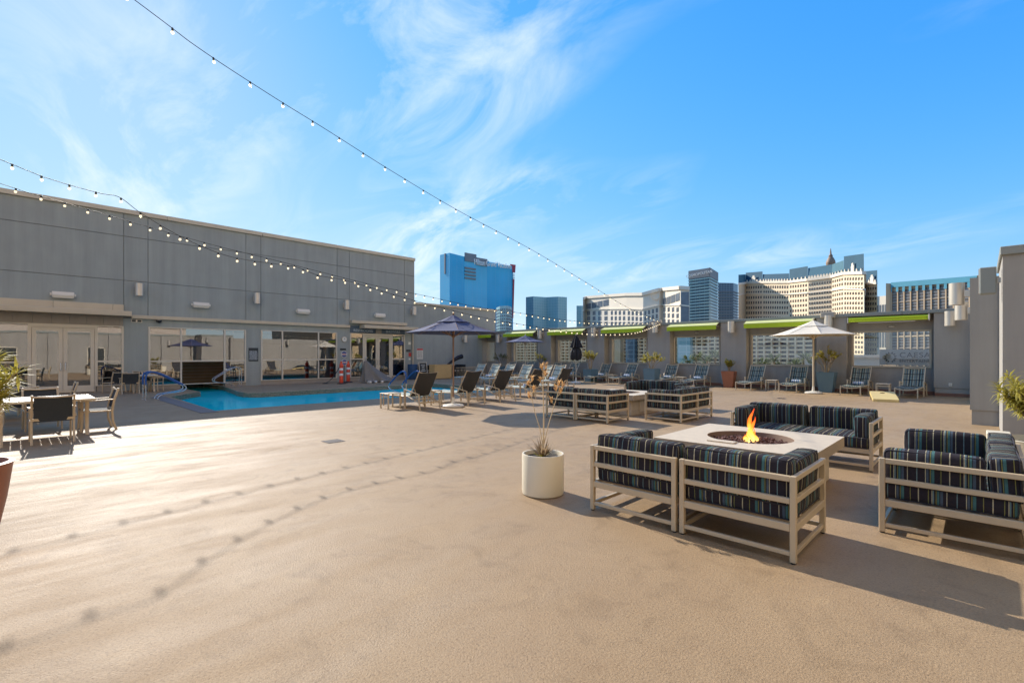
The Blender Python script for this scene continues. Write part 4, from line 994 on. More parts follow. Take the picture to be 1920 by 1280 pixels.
def fire_table(c, lit, label):
    r = empty('fire_table', (c[0], c[1], 0)); hw, zt, rb_ = 0.87, 0.55, 0.50
    b = MB(); N = 48
    ring_i, ring_o = [], []
    for k in range(N):
        a = 2*math.pi*(k+0.5)/N; ca, sa = math.cos(a), math.sin(a); q = hw/max(abs(ca), abs(sa))
        ring_i.append((ca*rb_, sa*rb_)); ring_o.append((ca*q, sa*q))
    for k in range(8):      # snap to the corners
        pass
    cn = [min(range(N), key=lambda i, sx=sx, sy=sy: (ring_o[i][0]-sx*hw)**2+(ring_o[i][1]-sy*hw)**2) for sx in (1,-1) for sy in (1,-1)]
    for i in cn: ring_o[i] = (math.copysign(hw, ring_o[i][0]), math.copysign(hw, ring_o[i][1]))
    for k in range(N):
        j = (k+1) % N
        b.quad((*ring_i[k], zt), (*ring_o[k], zt), (*ring_o[j], zt), (*ring_i[j], zt))
        b.quad((*ring_i[k], zt-0.12), (*ring_i[k], zt), (*ring_i[j], zt), (*ring_i[j], zt-0.12))
        b.quad((*ring_o[k], zt), (*ring_o[k], zt-0.004), (*ring_o[j], zt-0.004), (*ring_o[j], zt))
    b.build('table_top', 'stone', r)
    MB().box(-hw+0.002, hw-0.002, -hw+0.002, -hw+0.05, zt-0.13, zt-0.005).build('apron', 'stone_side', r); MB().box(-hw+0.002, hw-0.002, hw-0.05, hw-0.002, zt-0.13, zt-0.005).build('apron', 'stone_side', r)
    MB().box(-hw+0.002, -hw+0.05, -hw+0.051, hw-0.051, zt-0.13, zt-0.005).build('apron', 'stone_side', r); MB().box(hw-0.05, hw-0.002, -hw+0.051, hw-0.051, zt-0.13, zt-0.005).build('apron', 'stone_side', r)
    MB().cbox(-hw+0.14, hw-0.14, -hw+0.14, hw-0.14, 0.0, zt-0.14, 0.01).build('pedestal', 'stone', r)
    MB().cbox(hw-0.139, hw-0.12, -0.35, 0.35, 0.06, zt-0.19, 0.004).build('access_door', 'stone', r)
    MB().cbox(-0.35, 0.35, -hw+0.12, -hw+0.139, 0.06, zt-0.19, 0.004).build('access_door', 'stone', r)
    MB().lathe([(0.02, zt-0.115), (rb_-0.01, zt-0.11), (rb_-0.002, zt-0.003)], 48, cap0=True, cap1=False).build('bowl', 'bowl', r, smooth=True)
    MB().cbox(-0.28, 0.04, -rb_-0.16, -rb_-0.035, zt+0.002, zt+0.016, 0.004).build('cover_plate', 'stone', r)
    rocks = MB(); rnd = random.Random(5 if lit else 9); cnt = 620 if lit else 240
    for k in range(cnt):
        a = rnd.uniform(0, 2*math.pi); rr = (rb_-0.04)*math.sqrt(rnd.random()); s_ = rnd.uniform(0.014, 0.027); zc_ = zt-0.105+rnd.random()*0.05+0.03*(1-rr/rb_)
        n = len(rocks.v); cxr, cyr = rr*math.cos(a), rr*math.sin(a)
        base = [(1,0,0),(0,1,0),(-1,0,0),(0,-1,0),(0,0,1),(0,0,-1)]
        rot = Matrix.Rotation(rnd.uniform(0,6), 3, Vector((rnd.random(),rnd.random(),rnd.random())).normalized())
        for v in base:
            q = rot @ Vector((v[0]*s_*rnd.uniform(.7,1.2), v[1]*s_*rnd.uniform(.7,1.2), v[2]*s_*rnd.uniform(.6,1.0))); rocks.v.append((cxr+q.x, cyr+q.y, zc_+q.z))
        rocks.f += [(n,n+1,n+4),(n+1,n+2,n+4),(n+2,n+3,n+4),(n+3,n,n+4),(n+1,n,n+5),(n+2,n+1,n+5),(n+3,n+2,n+5),(n,n+3,n+5)]
    tag(rocks.build('lava_rocks', 'lava', r), kind='stuff')
    tag(r, label, 'fire table'); return r
ft = fire_table((-2.13, 6.55), True, 'square stone fire table with a burning flame in its rock bowl')
ft2 = fire_table((-7.30, 11.98), False, 'square stone fire table in the middle of the far seating group')
# flame
m, nt, p = new_mat('flame'); nt.nodes.remove(p); out = nt.nodes['Material Output']
t = node(nt, 'ShaderNodeTexCoord'); s_ = node(nt, 'ShaderNodeSeparateXYZ'); nt.links.new(t.outputs['Generated'], s_.inputs[0])
colr = ramp_between(nt, s_.outputs[2], [(0.0, (1.0, 0.70, 0.25)), (0.3, (1.0, 0.50, 0.08)), (0.6, (1.0, 0.20, 0.02)), (1.0, (0.80, 0.04, 0.01))])
em = node(nt, 'ShaderNodeEmission'); nt.links.new(colr, em.inputs[0]); em.inputs[1].default_value = 1.25
tr = node(nt, 'ShaderNodeBsdfTransparent'); lw = node(nt, 'ShaderNodeLayerWeight'); lw.inputs[0].default_value = 0.35
nzf = node(nt, 'ShaderNodeTexNoise'); nzf.inputs['Scale'].default_value = 18; nt.links.new(t.outputs['Object'], nzf.inputs['Vector'])
ma = node(nt, 'ShaderNodeMath', operation='MULTIPLY_ADD'); nt.links.new(nzf.outputs[0], ma.inputs[0]); ma.inputs[1].default_value = 0.7; nt.links.new(lw.outputs['Facing'], ma.inputs[2])
mc = node(nt, 'ShaderNodeMapRange'); mc.inputs[1].default_value = 0.18; mc.inputs[2].default_value = 0.75; nt.links.new(ma.outputs[0], mc.inputs[0])
mx = node(nt, 'ShaderNodeMixShader'); nt.links.new(mc.outputs[0], mx.inputs[0]); nt.links.new(em.outputs[0], mx.inputs[1]); nt.links.new(tr.outputs[0], mx.inputs[2]); nt.links.new(mx.outputs[0], out.inputs[0])
fp = gp(1408, 826, 0.50); fl = empty('flame', (fp.x, fp.y, 0.475)); rnd = random.Random(3)
for k, (dx, dy, h, w_) in enumerate([(0,0,0.44,0.036), (-0.03,0.02,0.30,0.028), (0.03,-0.02,0.34,0.030), (0.01,0.04,0.22,0.026), (-0.07,-0.01,0.18,0.020), (0.06,0.03,0.20,0.022), (0.03,-0.06,0.13,0.018), (-0.05,-0.05,0.11,0.016), (-0.10,0.03,0.10,0.014)]):
    pts, rad = [], []
    ph = rnd.uniform(0,6)
    for i in range(11):
        f_ = i/10; pts.append((dx*(1-0.5*f_)+0.035*f_*math.sin(ph+f_*6.0), dy*(1-0.5*f_)+0.03*f_*math.cos(ph+f_*5.0), h*f_)); rad.append(max(0.002, w_*(1-f_)**0.75*(0.55+1.1*math.sin(min(1, f_*1.6+0.25)*math.pi*0.62))*(1+0.18*math.sin(9*f_+ph))))
    MB().tube(pts, 0.03, 10, radii=rad).build('flame_tongue', 'flame', fl, smooth=True)
tag(fl, 'orange flame rising from the rocks of the near fire table', 'flame')

# ------------------------------------------------------------------ sun loungers
def make_lounger(kind, back_m, seat_m):
    r = empty('sun_lounger'); W = 0.66; hw = W/2
    fm = 'champagne_light' if kind == 'wall' else 'champagne'
    zs = 0.36
    for sx in (-1, 1):
        x = sx*hw
        MB().cbox(x-0.018, x+0.018, -1.02, -0.985, 0, zs+0.01, 0.004).build('front_leg', fm, r)
        MB().cbox(x-0.022+sx*0.03, x+0.022+sx*0.03, 0.22, 0.29, 0, 0.56, 0.005).build('arm_post', fm, r)
        MB().tube([(x+sx*0.03, 1.05, 0), (x+sx*0.03, 1.0, 0.24), (x+sx*0.03, 0.98, 0.44)], 0.024, 6).build('rear_leg', fm, r)
        b = MB(); b.bar((x+sx*0.03, 0.22, 0.565), (x+sx*0.03, 0.99, 0.45), 0.05, 0.02); b.build('armrest', fm, r)
        b = MB(); b.tube([(x, -1.0, zs), (x, -0.6, zs-0.015), (x, 0.0, zs-0.01), (x, 0.35, zs), (x, 0.6, 0.30), (x, 1.0, 0.20)], 0.022, 6); b.build('side_rail', fm, r)
        b = MB(); b.tube([(x, 0.50, zs+0.03), (x, 0.62, 0.58), (x, 0.78, 0.83), (x, 0.96, 1.10)], 0.019, 6); b.build('back_rail', fm, r)
        b = MB(); b.tube([(x-sx*0.03, 0.66, 0.66), (x-sx*0.03, 0.80, 0.28)], 0.009, 6); b.build('strut', fm, r)
    b = MB(); b.tube([(-hw, -1.0, zs), (-hw*0.6, -1.005, zs-0.055), (0, -1.01, zs-0.075), (hw*0.6, -1.005, zs-0.055), (hw, -1.0, zs)], 0.017, 6); b.build('front_rail', fm, r)
    b = MB(); b.bar((-hw, 1.0, 0.21), (hw, 1.0, 0.21), 0.045); b.build('cross_bar', fm, r)
    b = MB(); b.bar((-hw, 0.62, 0.28), (hw, 0.62, 0.28), 0.03); b.build('cross_bar', fm, r)
    b = MB(); b.tube([(-hw, 0.955, 1.09), (-hw*0.5, 0.945, 1.06), (0, 0.942, 1.05), (hw*0.5, 0.945, 1.06), (hw, 0.955, 1.09)], 0.016, 6); b.build('top_rail', fm, r)
    def seat_fn(u, v):
        y = -0.98+1.5*v; sag = 0.035*math.sin(math.pi*u)
        return Vector(((u-0.5)*(W-0.03), y, zs+0.022-sag+0.006*math.sin(v*math.pi*9)))
    MB().sheet(seat_fn, 8, 20, 0.016).build('seat_sling', seat_m, r, smooth=True, weld=True)
    def back_fn(u, v):
        q = 0.50+0.455*v**0.85; z = 0.385+0.69*v; sag = 0.03*math.sin(math.pi*u); bul = 0.028*math.cos(2*math.pi*(v*3))
        return Vector(((u-0.5)*(W-0.03), q+sag*0.8, z-sag*0.5+0.004*bul))
    nb = MB()
    nb.sheet(lambda u, v: back_fn(u, v), 8, 14, 0.014, (0, -0.83, 0.55)); nb.build('back_sling', back_m, r, smooth=True, weld=True)
    if kind != 'row':       # quilting seams across the padded back
        for v in (0.33, 0.66):
            b = MB(); pts = [back_fn(u/6, v)+Vector((0,-0.006,0.008)) for u in range(7)]; b.tube(pts, 0.011, 5); b.build('seam', 'sling_charcoal', r)
    return r
lg_row, lg_pale, lg_wall = make_lounger('row', 'sling_dark', 'lounge_pale'), make_lounger('pale', 'lounge_pale', 'lounge_pale'), make_lounger('wall', 'lounge_fabric', 'lounge_fabric')
u_row, u_pale, u_wall = [], [], []
G_ROW = 'dark backed loungers lined up along the pool'
for y, lab in ((8.49, 'dark backed lounger nearest the viewer, by the pool rails'), (10.25, 'dark backed lounger second from the pool rails'), (11.76, 'dark backed lounger third from the pool rails'),
               (13.55, 'dark backed lounger behind the dry stalks, fourth from the pool rails'), (15.15, 'dark backed lounger farthest from the pool rails in its row')):
    place(lg_row, u_row, (-12.62, y, 0), R(-90)+R(random.uniform(-3, 3)), lab, 'lounger', G_ROW)
G_PALE = 'pale striped loungers in the row beyond the pool'
ordn = ['leftmost', 'second from the left', 'third from the left', 'fourth from the left', 'fifth from the left', 'rightmost']
for i, px in enumerate((905.5, 932, 959, 991.5, 1027, 1052.6)):
    place(lg_pale, u_pale, (ony(px, 19.05)[0], 18.1, 0), R(random.uniform(-3, 3)), 'pale striped lounger beyond the pool, ' + ordn[i] + ' of its row', 'lounger', G_PALE)
G_WALL = 'loungers set against the rear wall'
wl_x = [(ony(964, 25.0)[0], 'dark striped lounger under the open navy parasol at the rear wall, left one'), (ony(998, 25.0)[0], 'dark striped lounger under the open navy parasol at the rear wall, right one'),
        (ony(1048, 25.0)[0], 'dark striped lounger left of the closed black parasol at the rear wall'), (ony(1081, 25.0)[0], 'dark striped lounger behind the closed black parasol at the rear wall'),
        (-16.15, 'striped lounger right of the first blue planter, under the fourth awning'), (-14.45, 'striped lounger left of the second blue planter, under the fourth awning'),
        (-12.0, 'striped lounger under the fifth awning, right of the second blue planter'), (-10.35, 'striped lounger under the fifth awning, left of the terracotta planter'),
        (-7.70, 'striped lounger right of the terracotta planter'), (-5.92, 'striped lounger left of the white parasol pole'),
        (-3.66, 'striped lounger right of the tall blue planter by the white parasol'), (-1.95, 'striped lounger farthest right at the rear wall beside the yellow board')]
for x, lab in wl_x: place(lg_wall, u_wall, (x, 23.93, 0), R(random.uniform(-3, 3)), lab, 'lounger', G_WALL)

# rolled towels on the loungers
def make_towel():
    r = empty('rolled_towel'); b = MB()
    prof = [(0.0,-0.19),(0.035,-0.19),(0.058,-0.178),(0.064,-0.15),(0.066,0),(0.064,0.15),(0.058,0.178),(0.035,0.19),(0.0,0.19)]
    b.lathe(prof, 16, cap0=False, cap1=False); b.v = [(z, y, x+0.066) for x, y, z in b.v]
    b.build('towel_roll', 'towel_stripe', r, smooth=True, weld=True)
    b = MB(); b.box(-0.186, 0.186, 0.02, 0.075, 0.0, 0.012); b.build('towel_flap', 'towel_white', r)
    return r
tw = make_towel(); u_tw = []
G_TW = 'rolled towels left on the loungers'
def towel(lo, dy, label):
    off = Vector((random.uniform(-.04,.04), dy, 0.368)); off.rotate(Matrix.Rotation(lo.rotation_euler.z, 3, 'Z'))
    place(tw, u_tw, lo.location+off, lo.rotation_euler.z+R(random.uniform(-5,5)), label, 'towel', G_TW)
for i, nm in ((4, 'lounger beside the first blue planter'), (5, 'lounger left of the second blue planter'), (6, 'left lounger under the fifth awning'), (7, 'lounger left of the terracotta planter'), (9, 'lounger left of the white parasol pole'), (10, 'lounger right of the tall blue planter'), (3, 'lounger behind the closed parasol')):
    towel(u_wall[i], 0.30, 'rolled blue and white towel on the ' + nm)
towel(u_pale[1], 0.30, 'rolled towel on the second pale striped lounger from the left'); towel(u_pale[5], 0.30, 'rolled towel on the rightmost pale striped lounger')
towel(u_row[2], 0.28, 'rolled towel on the third dark backed lounger'); towel(u_row[3], 0.28, 'rolled towel on the fourth dark backed lounger')

# side tables
def make_side_table(m):
    r = empty('side_table'); s_ = 0.23; h = 0.46
    MB().cbox(-s_, s_, -s_, s_, h-0.03, h, 0.006).build('table_top', m, r)
    for sx in (-1,1):
        for sy in (-1,1): MB().cbox(sx*(s_-0.025)-0.02, sx*(s_-0.025)+0.02, sy*(s_-0.025)-0.02, sy*(s_-0.025)+0.02, 0, h-0.031, 0.004).build('leg', m, r)
    for sy in (-1,1): MB().cbox(-s_+0.05, s_-0.05, sy*(s_-0.025)-0.012, sy*(s_-0.025)+0.012, h-0.12, h-0.08, 0.003).build('rail', m, r)
    return r
st = make_side_table('champagne_light'); u_st = []
G_ST = 'low metal side tables between the loungers'
for x, y, lab in ((-12.72, 7.86, 'side table at the end of the lounger row, nearest the pool rails'), (-12.75, 9.42, 'side table by the navy parasol base, first gap of the row'), (-12.75, 11.0, 'side table in the second gap of the dark lounger row'), (-12.7, 12.65, 'side table in the third gap of the dark lounger row'),
                  (-15.35, 24.1, 'side table between the two loungers under the fourth awning'), (-11.2, 24.1, 'side table between the two loungers under the fifth awning'), (-6.83, 24.0, 'side table between the loungers left of the white parasol'), (-2.80, 24.1, 'side table between the two rightmost loungers'),
                  (-19.4, 18.2, 'side table between the pale striped loungers beyond the pool, left'), (-17.35, 18.2, 'side table between the pale striped loungers beyond the pool, right')):
    place(st, u_st, (x, y, 0), R(random.uniform(-3,3)), lab, 'table', G_ST)

# ------------------------------------------------------------------ parasols
def canopy_mesh(R_, z_edge, z_top, n, sag, sub=6, scallop=0.0, ph=0.0, r0=0.0):
    """n-sided tent with concave panels; solid cloth"""
    def pt(seg, u, v, dz=0.0):          # v: 0 edge, 1 top
        a0, a1 = ph+2*math.pi*seg/n, ph+2*math.pi*(seg+1)/n
        rr = R_*(1-v)+r0*v
        p0 = Vector((math.cos(a0), math.sin(a0), 0)); p1 = Vector((math.cos(a1), math.sin(a1), 0))
        p = p0.lerp(p1, u)*rr; mid = 4*u*(1-u)
        z = z_edge+(z_top-z_edge)*(v**1.12) - sag*mid*(1-v)*(0.35+v) + scallop*mid*(1-v)**3
        return Vector((p.x, p.y, z+dz))
    b = MB()
    for sgm in range(n):
        b.grid(lambda u, v: pt(sgm, u, v), sub, sub); b.grid(lambda u, v: pt(sgm, 1-u, v, -0.008), sub, sub)
        b.grid(lambda u, v: pt(sgm, u, 0, -0.008*(1-v)), sub, 1)
    return b
def parasol(name, loc, R_, z_edge, z_top, n, cloth, pole_m, rib_m, label, cat='parasol', ph=0.0, vent=True, base='round', rz=0.0, struts=True, pole_r=0.025, rib_r=0.012, sag=0.05):
    r = empty(name, loc, rz)
    c = canopy_mesh(R_, z_edge, z_top, n, sag, ph=ph, scallop=0.03).build('canopy', cloth, r, smooth=True)
    if vent: canopy_mesh(R_*0.36, z_edge+(z_top-z_edge)*0.62+0.015, z_top+0.05, n, 0.02, 4, ph=ph).build('vent_cap', cloth, c, smooth=True)
    MB().tube([(0,0,0.06), (0,0,z_top-0.02)], pole_r, 12).build('pole', pole_m, r, smooth=True)
    MB().lathe([(0.014,0),(0.03,0.03),(0.034,0.055),(0.02,0.085),(0.012,0.10),(0.004,0.13)], 12, (0,0,z_top+0.03)).build('finial', pole_m, r, smooth=True)
    hubz = z_edge-0.10
    MB().lathe([(pole_r+0.005,hubz-0.05),(pole_r+0.03,hubz-0.03),(pole_r+0.03,hubz+0.03),(pole_r+0.004,hubz+0.05)], 12).build('runner', pole_m, r, smooth=True)
    for k in range(n):
        a = ph+2*math.pi*k/n; ca, sa = math.cos(a), math.sin(a)
        MB().bar((ca*0.03, sa*0.03, z_top-0.05), (ca*R_*0.985, sa*R_*0.985, z_edge-0.012), rib_r*1.6).build('rib', rib_m, r)
        if struts:
            f_ = 0.5; MB().bar((ca*0.05, sa*0.05, hubz), (ca*R_*f_, sa*R_*f_, z_edge+(z_top-z_edge)*(1-f_)-0.05), rib_r*1.5).build('strut', rib_m, r)
    if base == 'round':
        MB().lathe([(0.30,0),(0.325,0.015),(0.33,0.045),(0.29,0.075),(0.16,0.095),(0.06,0.105),(0.05,0.16),(0.036,0.30),(0.034,0.30)], 28).build('base', 'white_plastic', r, smooth=True)
        for k in range(4):
            a = R(45+90*k); MB().lathe([(0.04,0.0),(0.04,0.012),(0.02,0.016)], 10, (math.cos(a)*0.22, math.sin(a)*0.22, 0.078)).build('base_plug', 'white_plastic', r)
    else:
        MB().lathe([(0.27,0),(0.28,0.02),(0.26,0.045),(0.05,0.06),(0.036,0.10),(0.034,0.28)], 28).build('base', base, r, smooth=True)
    tag(r, label, cat); return r
p = gp(850, 762.5)
parasol('parasol', (p.x, p.y, 0), 1.46, 2.27, 2.78, 8, 'navy', 'wood_pole', 'wood_pole', 'open navy parasol on a wooden pole among the dark backed loungers', ph=R(12), sag=0.08)
p = vp(985, 30.2)
parasol('parasol', (p.x, p.y, 0), 1.36, 2.38, 2.76, 8, 'navy', 'silver', 'silver', 'smaller open navy parasol in front of the second awning', ph=R(10), sag=0.05)
p = gp(1525, 737.5)
parasol('parasol', (p.x, p.y, 0), 1.62, 2.40, 2.98, 8, 'canvas', 'champagne_light', 'champagne_light', 'open off white parasol with visible ribs at the rear wall', ph=R(22), vent=True, pole_r=0.034, rib_r=0.016, sag=0.05)
# closed black parasol, tied once
p = gp(1080, 717.5); r = empty('closed_parasol', (p.x, p.y, 0)); tag(r, 'closed black parasol tied round its pole before the third awning', 'parasol')
def fold(z0, z1, r0, r1, n=12, seed=1):
    rnd = random.Random(seed); b = MB(); N = 36; rows_ = 12; ph = [rnd.uniform(0.75, 1.2) for _ in range(n)]
    def fn(u, v):
        a = 2*math.pi*u; k = int(u*n) % n; w_ = abs(math.sin(a*n/2))
        rr = (r0*(1-v)**0.8+r1*v)*(0.62+0.5*w_*ph[k]); return (rr*math.cos(a), rr*math.sin(a), z0+(z1-z0)*v+0.03*math.sin(a*5)*(1-v))
    b.grid(fn, N*2, rows_); return b
fold(2.02, 2.72, 0.34, 0.03, seed=2).build('upper_cloth', 'black_cloth', r, smooth=True, weld=True)
b = MB(); rnd = random.Random(8)
prof = [(0.16,1.30),(0.30,1.36),(0.33,1.55),(0.30,1.80),(0.20,2.0),(0.14,2.08)]
def fn2(u, v):
    a = 2*math.pi*u; i = min(len(prof)-2, int(v*(len(prof)-1))); f_ = v*(len(prof)-1)-i; rr = prof[i][0]*(1-f_)+prof[i+1][0]*f_; z = prof[i][1]*(1-f_)+prof[i+1][1]*f_
    rr *= 0.82+0.26*abs(math.sin(a*4)); return (rr*math.cos(a), rr*math.sin(a), z+0.04*math.sin(a*3)*(1-v))
b.grid(fn2, 64, 15); b.build('lower_cloth', 'black_cloth', r, smooth=True, weld=True)
b = MB(); b.lathe([(0.16,2.03),(0.175,2.05),(0.16,2.07)], 20); b.build('tie', 'black_cloth', r, smooth=True)
MB().tube([(0,0,0.06),(0,0,2.80)], 0.022, 10).build('pole', 'silver', r, smooth=True)
MB().lathe([(0.29,0),(0.30,0.03),(0.27,0.06),(0.05,0.08),(0.034,0.30)], 28).build('base', 'white_plastic', r, smooth=True)
# parasol base standing empty behind the far sofas
p = gp(1220, 722.5); r = empty('parasol_stand', (p.x, p.y, 0)); tag(r, 'empty white parasol base with a short tube behind the far sofas', 'parasol stand')
MB().lathe([(0.32,0),(0.34,0.03),(0.30,0.08),(0.06,0.12),(0.05,0.13)], 28).build('base_plate', 'white_plastic', r, smooth=True); MB().tube([(0,0,0.12),(0,0,0.48)], 0.038, 12).build('tube', 'champagne_light', r, smooth=True)
p = gp(1806, 739); r = empty('parasol_stand', (p.x-0.05, p.y, 0)); tag(r, 'grey parasol base lying by the foot of the right wall', 'parasol stand')
MB().lathe([(0.30,0),(0.32,0.03),(0.28,0.07),(0.06,0.11),(0.05,0.13)], 24).build('base_plate', 'coping_grey', r, smooth=True); MB().tube([(0,0,0.1),(0,0,0.24)], 0.04, 12).build('tube', 'coping_grey', r, smooth=True)

# ------------------------------------------------------------------ planters and plants
def square_pot(name, loc, w0, w1, h, m, label, rz=0.0):
    r = empty(name, loc, rz); b = MB(); t = 0.03
    def ring(w, z): return [(-w,-w,z),(w,-w,z),(w,w,z),(-w,w,z)]
    R_ = [ring(w0,0), ring(w1,h), ring(w1-t,h), ring(w1-t*1.4,h-0.10)]; n = 0
    for q in R_: b.v += q
    for i in range(3):
        for k in range(4): b.f.append((i*4+k, i*4+(k+1)%4, (i+1)*4+(k+1)%4, (i+1)*4+k))
    b.f.append((3,2,1,0)); b.build('pot', m, r)
    MB().box(-w1+t*1.5, w1-t*1.5, -w1+t*1.5, w1-t*1.5, h-0.13, h-0.08).build('soil', 'soil', r)
    tag(r, label, 'planter'); return r
def round_pot(name, loc, prof, m, label, soil_z, soil_r):
    r = empty(name, loc); b = MB(); b.lathe(prof, 40, cap0=True, cap1=False); b.build('pot', m, r, smooth=True)
    MB().lathe([(0.0,soil_z+0.01),(soil_r,soil_z),(soil_r,soil_z-0.02)], 24, cap0=False).build('soil', 'soil', r)
    tag(r, label, 'planter'); return r
def leaf(b, p, d, L, w, up=Vector((0,0,1)), bend=0.25):
    d = d.normalized(); s_ = d.cross(up); s_ = s_.normalized() if s_.length > 1e-3 else Vector((1,0,0)); nrm = s_.cross(d)
    n = len(b.v); m1 = p+d*L*0.5+nrm*L*bend*0.25; tip = p+d*L-nrm*L*bend*0.3
    b.v += [tuple(p), tuple(m1+s_*w/2), tuple(tip), tuple(m1-s_*w/2), tuple(m1+nrm*w*0.12)]
    b.f += [(n,n+1,n+4),(n+1,n+2,n+4),(n+2,n+3,n+4),(n+3,n,n+4)]
def shrub(name, loc, h, spread, seed, label, leaf_m='leaf_yellow', stems=6, lw=0.018, ll=0.10, per=26, droop=0.2, stem_m='bark', tip_only=0.55, cat='plant', sr=0.012, forks=3):
    rnd = random.Random(seed); r = empty(name, loc); st_ = MB(); lf = MB()
    for k in range(stems):
        a = 2*math.pi*(k+rnd.random()*0.7)/stems; lean = spread*rnd.uniform(0.35, 1.0); hh_ = h*rnd.uniform(0.65, 1.0)
        P0 = Vector((0.04*math.cos(a), 0.04*math.sin(a), 0)); P1 = Vector((lean*0.35*math.cos(a), lean*0.35*math.sin(a), hh_*0.45))
        tips = []
        for q in range(forks):
            a2 = a+rnd.uniform(-0.7, 0.7); l2 = lean*rnd.uniform(0.7, 1.15); P2 = Vector((l2*math.cos(a2), l2*math.sin(a2), hh_*rnd.uniform(0.75, 1.0)))
            mid = P1.lerp(P2, 0.5)+Vector((rnd.uniform(-.04,.04), rnd.uniform(-.04,.04), 0.03)); st_.tube([P1, mid, P2], sr*0.6, 5, radii=[sr*0.7, sr*0.5, sr*0.3]); tips.append((P1, mid, P2))
        st_.tube([P0, P0.lerp(P1, 0.5)+Vector((rnd.uniform(-.02,.02), rnd.uniform(-.02,.02), 0)), P1], sr, 6, radii=[sr*1.2, sr, sr*0.7])
        for P1_, mid, P2 in tips:
            for j in range(per):
                f_ = tip_only+(1-tip_only)*rnd.random()
                pt_ = P1_.lerp(mid, f_*2) if f_ < 0.5 else mid.lerp(P2, f_*2-1)
                d = Vector((rnd.uniform(-1,1), rnd.uniform(-1,1), rnd.uniform(-droop, 0.9))); leaf(lf, pt_, d, ll*rnd.uniform(0.6,1.2), lw*rnd.uniform(0.7,1.2))
    st_.build('stem', stem_m, r, smooth=True); lf.build('foliage', leaf_m, r); tag(r, label, cat); return r
PL = [((1367, 726), 0.20, 0.30, 0.80, 'pot_red', 'terracotta red tapered planter against the rear wall', 'yellow green bushy plant in the terracotta planter', dict(h=0.72, spread=0.26, stems=9, per=60, ll=0.085, lw=0.03, tip_only=0.1)),
      ((1550, 735), 0.24, 0.335, 0.86, 'pot_blue', 'tall blue tapered planter beside the white parasol', 'tall sparse plant in the blue planter beside the white parasol', dict(h=1.20, spread=0.60, stems=10, per=30, ll=0.11, lw=0.038, tip_only=0.6)),
      ((1222, 722.5), 0.27, 0.33, 0.88, 'pot_blue', 'blue square planter between the fourth and fifth awnings', 'pale drooping plant in the blue planter between the fourth and fifth awnings', dict(h=1.0, spread=0.70, stems=10, per=34, ll=0.12, lw=0.042, tip_only=0.55, droop=0.9)),
      ((1107, 715.5), 0.27, 0.32, 0.76, 'pot_blue', 'blue square planter between the third and fourth awnings', 'upright yellow plant in the blue planter between the third and fourth awnings', dict(h=1.32, spread=0.48, stems=11, per=34, ll=0.12, lw=0.042, tip_only=0.45))]
for (q, w0, w1, h, m, l1, l2, kw) in PL:
    p = gp(*q); p.y = min(p.y, 24.6); square_pot('planter', (p.x, p.y, 0), w0, w1, h, m, l1, R(random.uniform(-6, 6)))
    shrub('potted_plant', (p.x, p.y, h-0.09), seed=int(q[0]), label=l2, **kw)
for px, l1, l2, hgt, yy in ((1014, 'blue planter half hidden behind the loungers under the second awning', 'yellow plant behind the pale loungers right of the open navy parasol', 1.15, 24.4), (939, 'dark blue planter half hidden behind the leftmost loungers', 'dim green plant at the rear wall left of the small navy parasol', 1.25, 24.5)):
    x = ony(px, yy)[0]; square_pot('planter', (x, yy, 0), 0.25, 0.31, 0.76, 'pot_blue', l1); shrub('potted_plant', (x, yy, 0.67), hgt, 0.62, px, l2, 'leaf_yellow' if px > 1000 else 'leaf_green', stems=8, per=26, ll=0.11, lw=0.035)
# white cylinder pot with the dead agave stalks
p = gp(1018, 924); r0 = 0.243
wp = round_pot('planter', (p.x, p.y, 0), [(r0-0.02,0),(r0-0.004,0.012),(r0,0.05),(r0,0.452),(r0-0.004,0.464),(r0-0.02,0.464),(r0-0.026,0.45),(r0-0.03,0.34)], 'pot_white', 'white cylindrical pot with dry stalks in the open foreground', 0.415, r0-0.03)
dp = empty('dry_plant', (p.x, p.y, 0.415)); tag(dp, 'dead agave with tall dry stalks in the white cylindrical pot', 'plant'); rnd = random.Random(12)
ux, uy = CS, SN                     # picture-right direction in plan
def stalk(pts, rr, pods):
    P3 = [Vector((ux*q[0]*1.25+(-SN)*q[2], uy*q[0]*1.25+CS*q[2], q[1]*1.3)) for q in pts]
    b = MB(); b.tube(P3, rr, 6, radii=[rr*(1-0.6*i/(len(P3)-1)) for i in range(len(P3))]); b.build('stalk', 'dry_stem', dp, smooth=True)
    for fpos, side, L in pods:
        i = min(len(P3)-2, int(fpos*(len(P3)-1))); f_ = fpos*(len(P3)-1)-i; q = P3[i].lerp(P3[i+1], f_); e_ = q+Vector((ux*side*L, uy*side*L, L*0.75))
        b = MB(); b.tube([q, q.lerp(e_, 0.5)+Vector((0,0,-0.01)), e_], 0.003, 5); b.build('branchlet', 'dry_stem', dp)
        lf = MB()
        for k in range(14):
            a = rnd.uniform(0, 6.28); d = Vector((math.cos(a)*0.45, math.sin(a)*0.45, rnd.uniform(0.25, 1.0))); leaf(lf, e_+Vector((0,0,rnd.uniform(-.03,.02))), d, rnd.uniform(0.045, 0.08), 0.020)
        lf.build('seed_pod', 'dry_pod', dp)
stalk([(0,0,0),(0.005,0.15,0),(0.008,0.36,0.01),(0.0,0.62,0.0),(0.002,0.78,0)], 0.011, [(0.80,-0.5,0.06),(0.88,0.6,0.05),(0.97,-0.2,0.05),(0.98,0.5,0.06)])
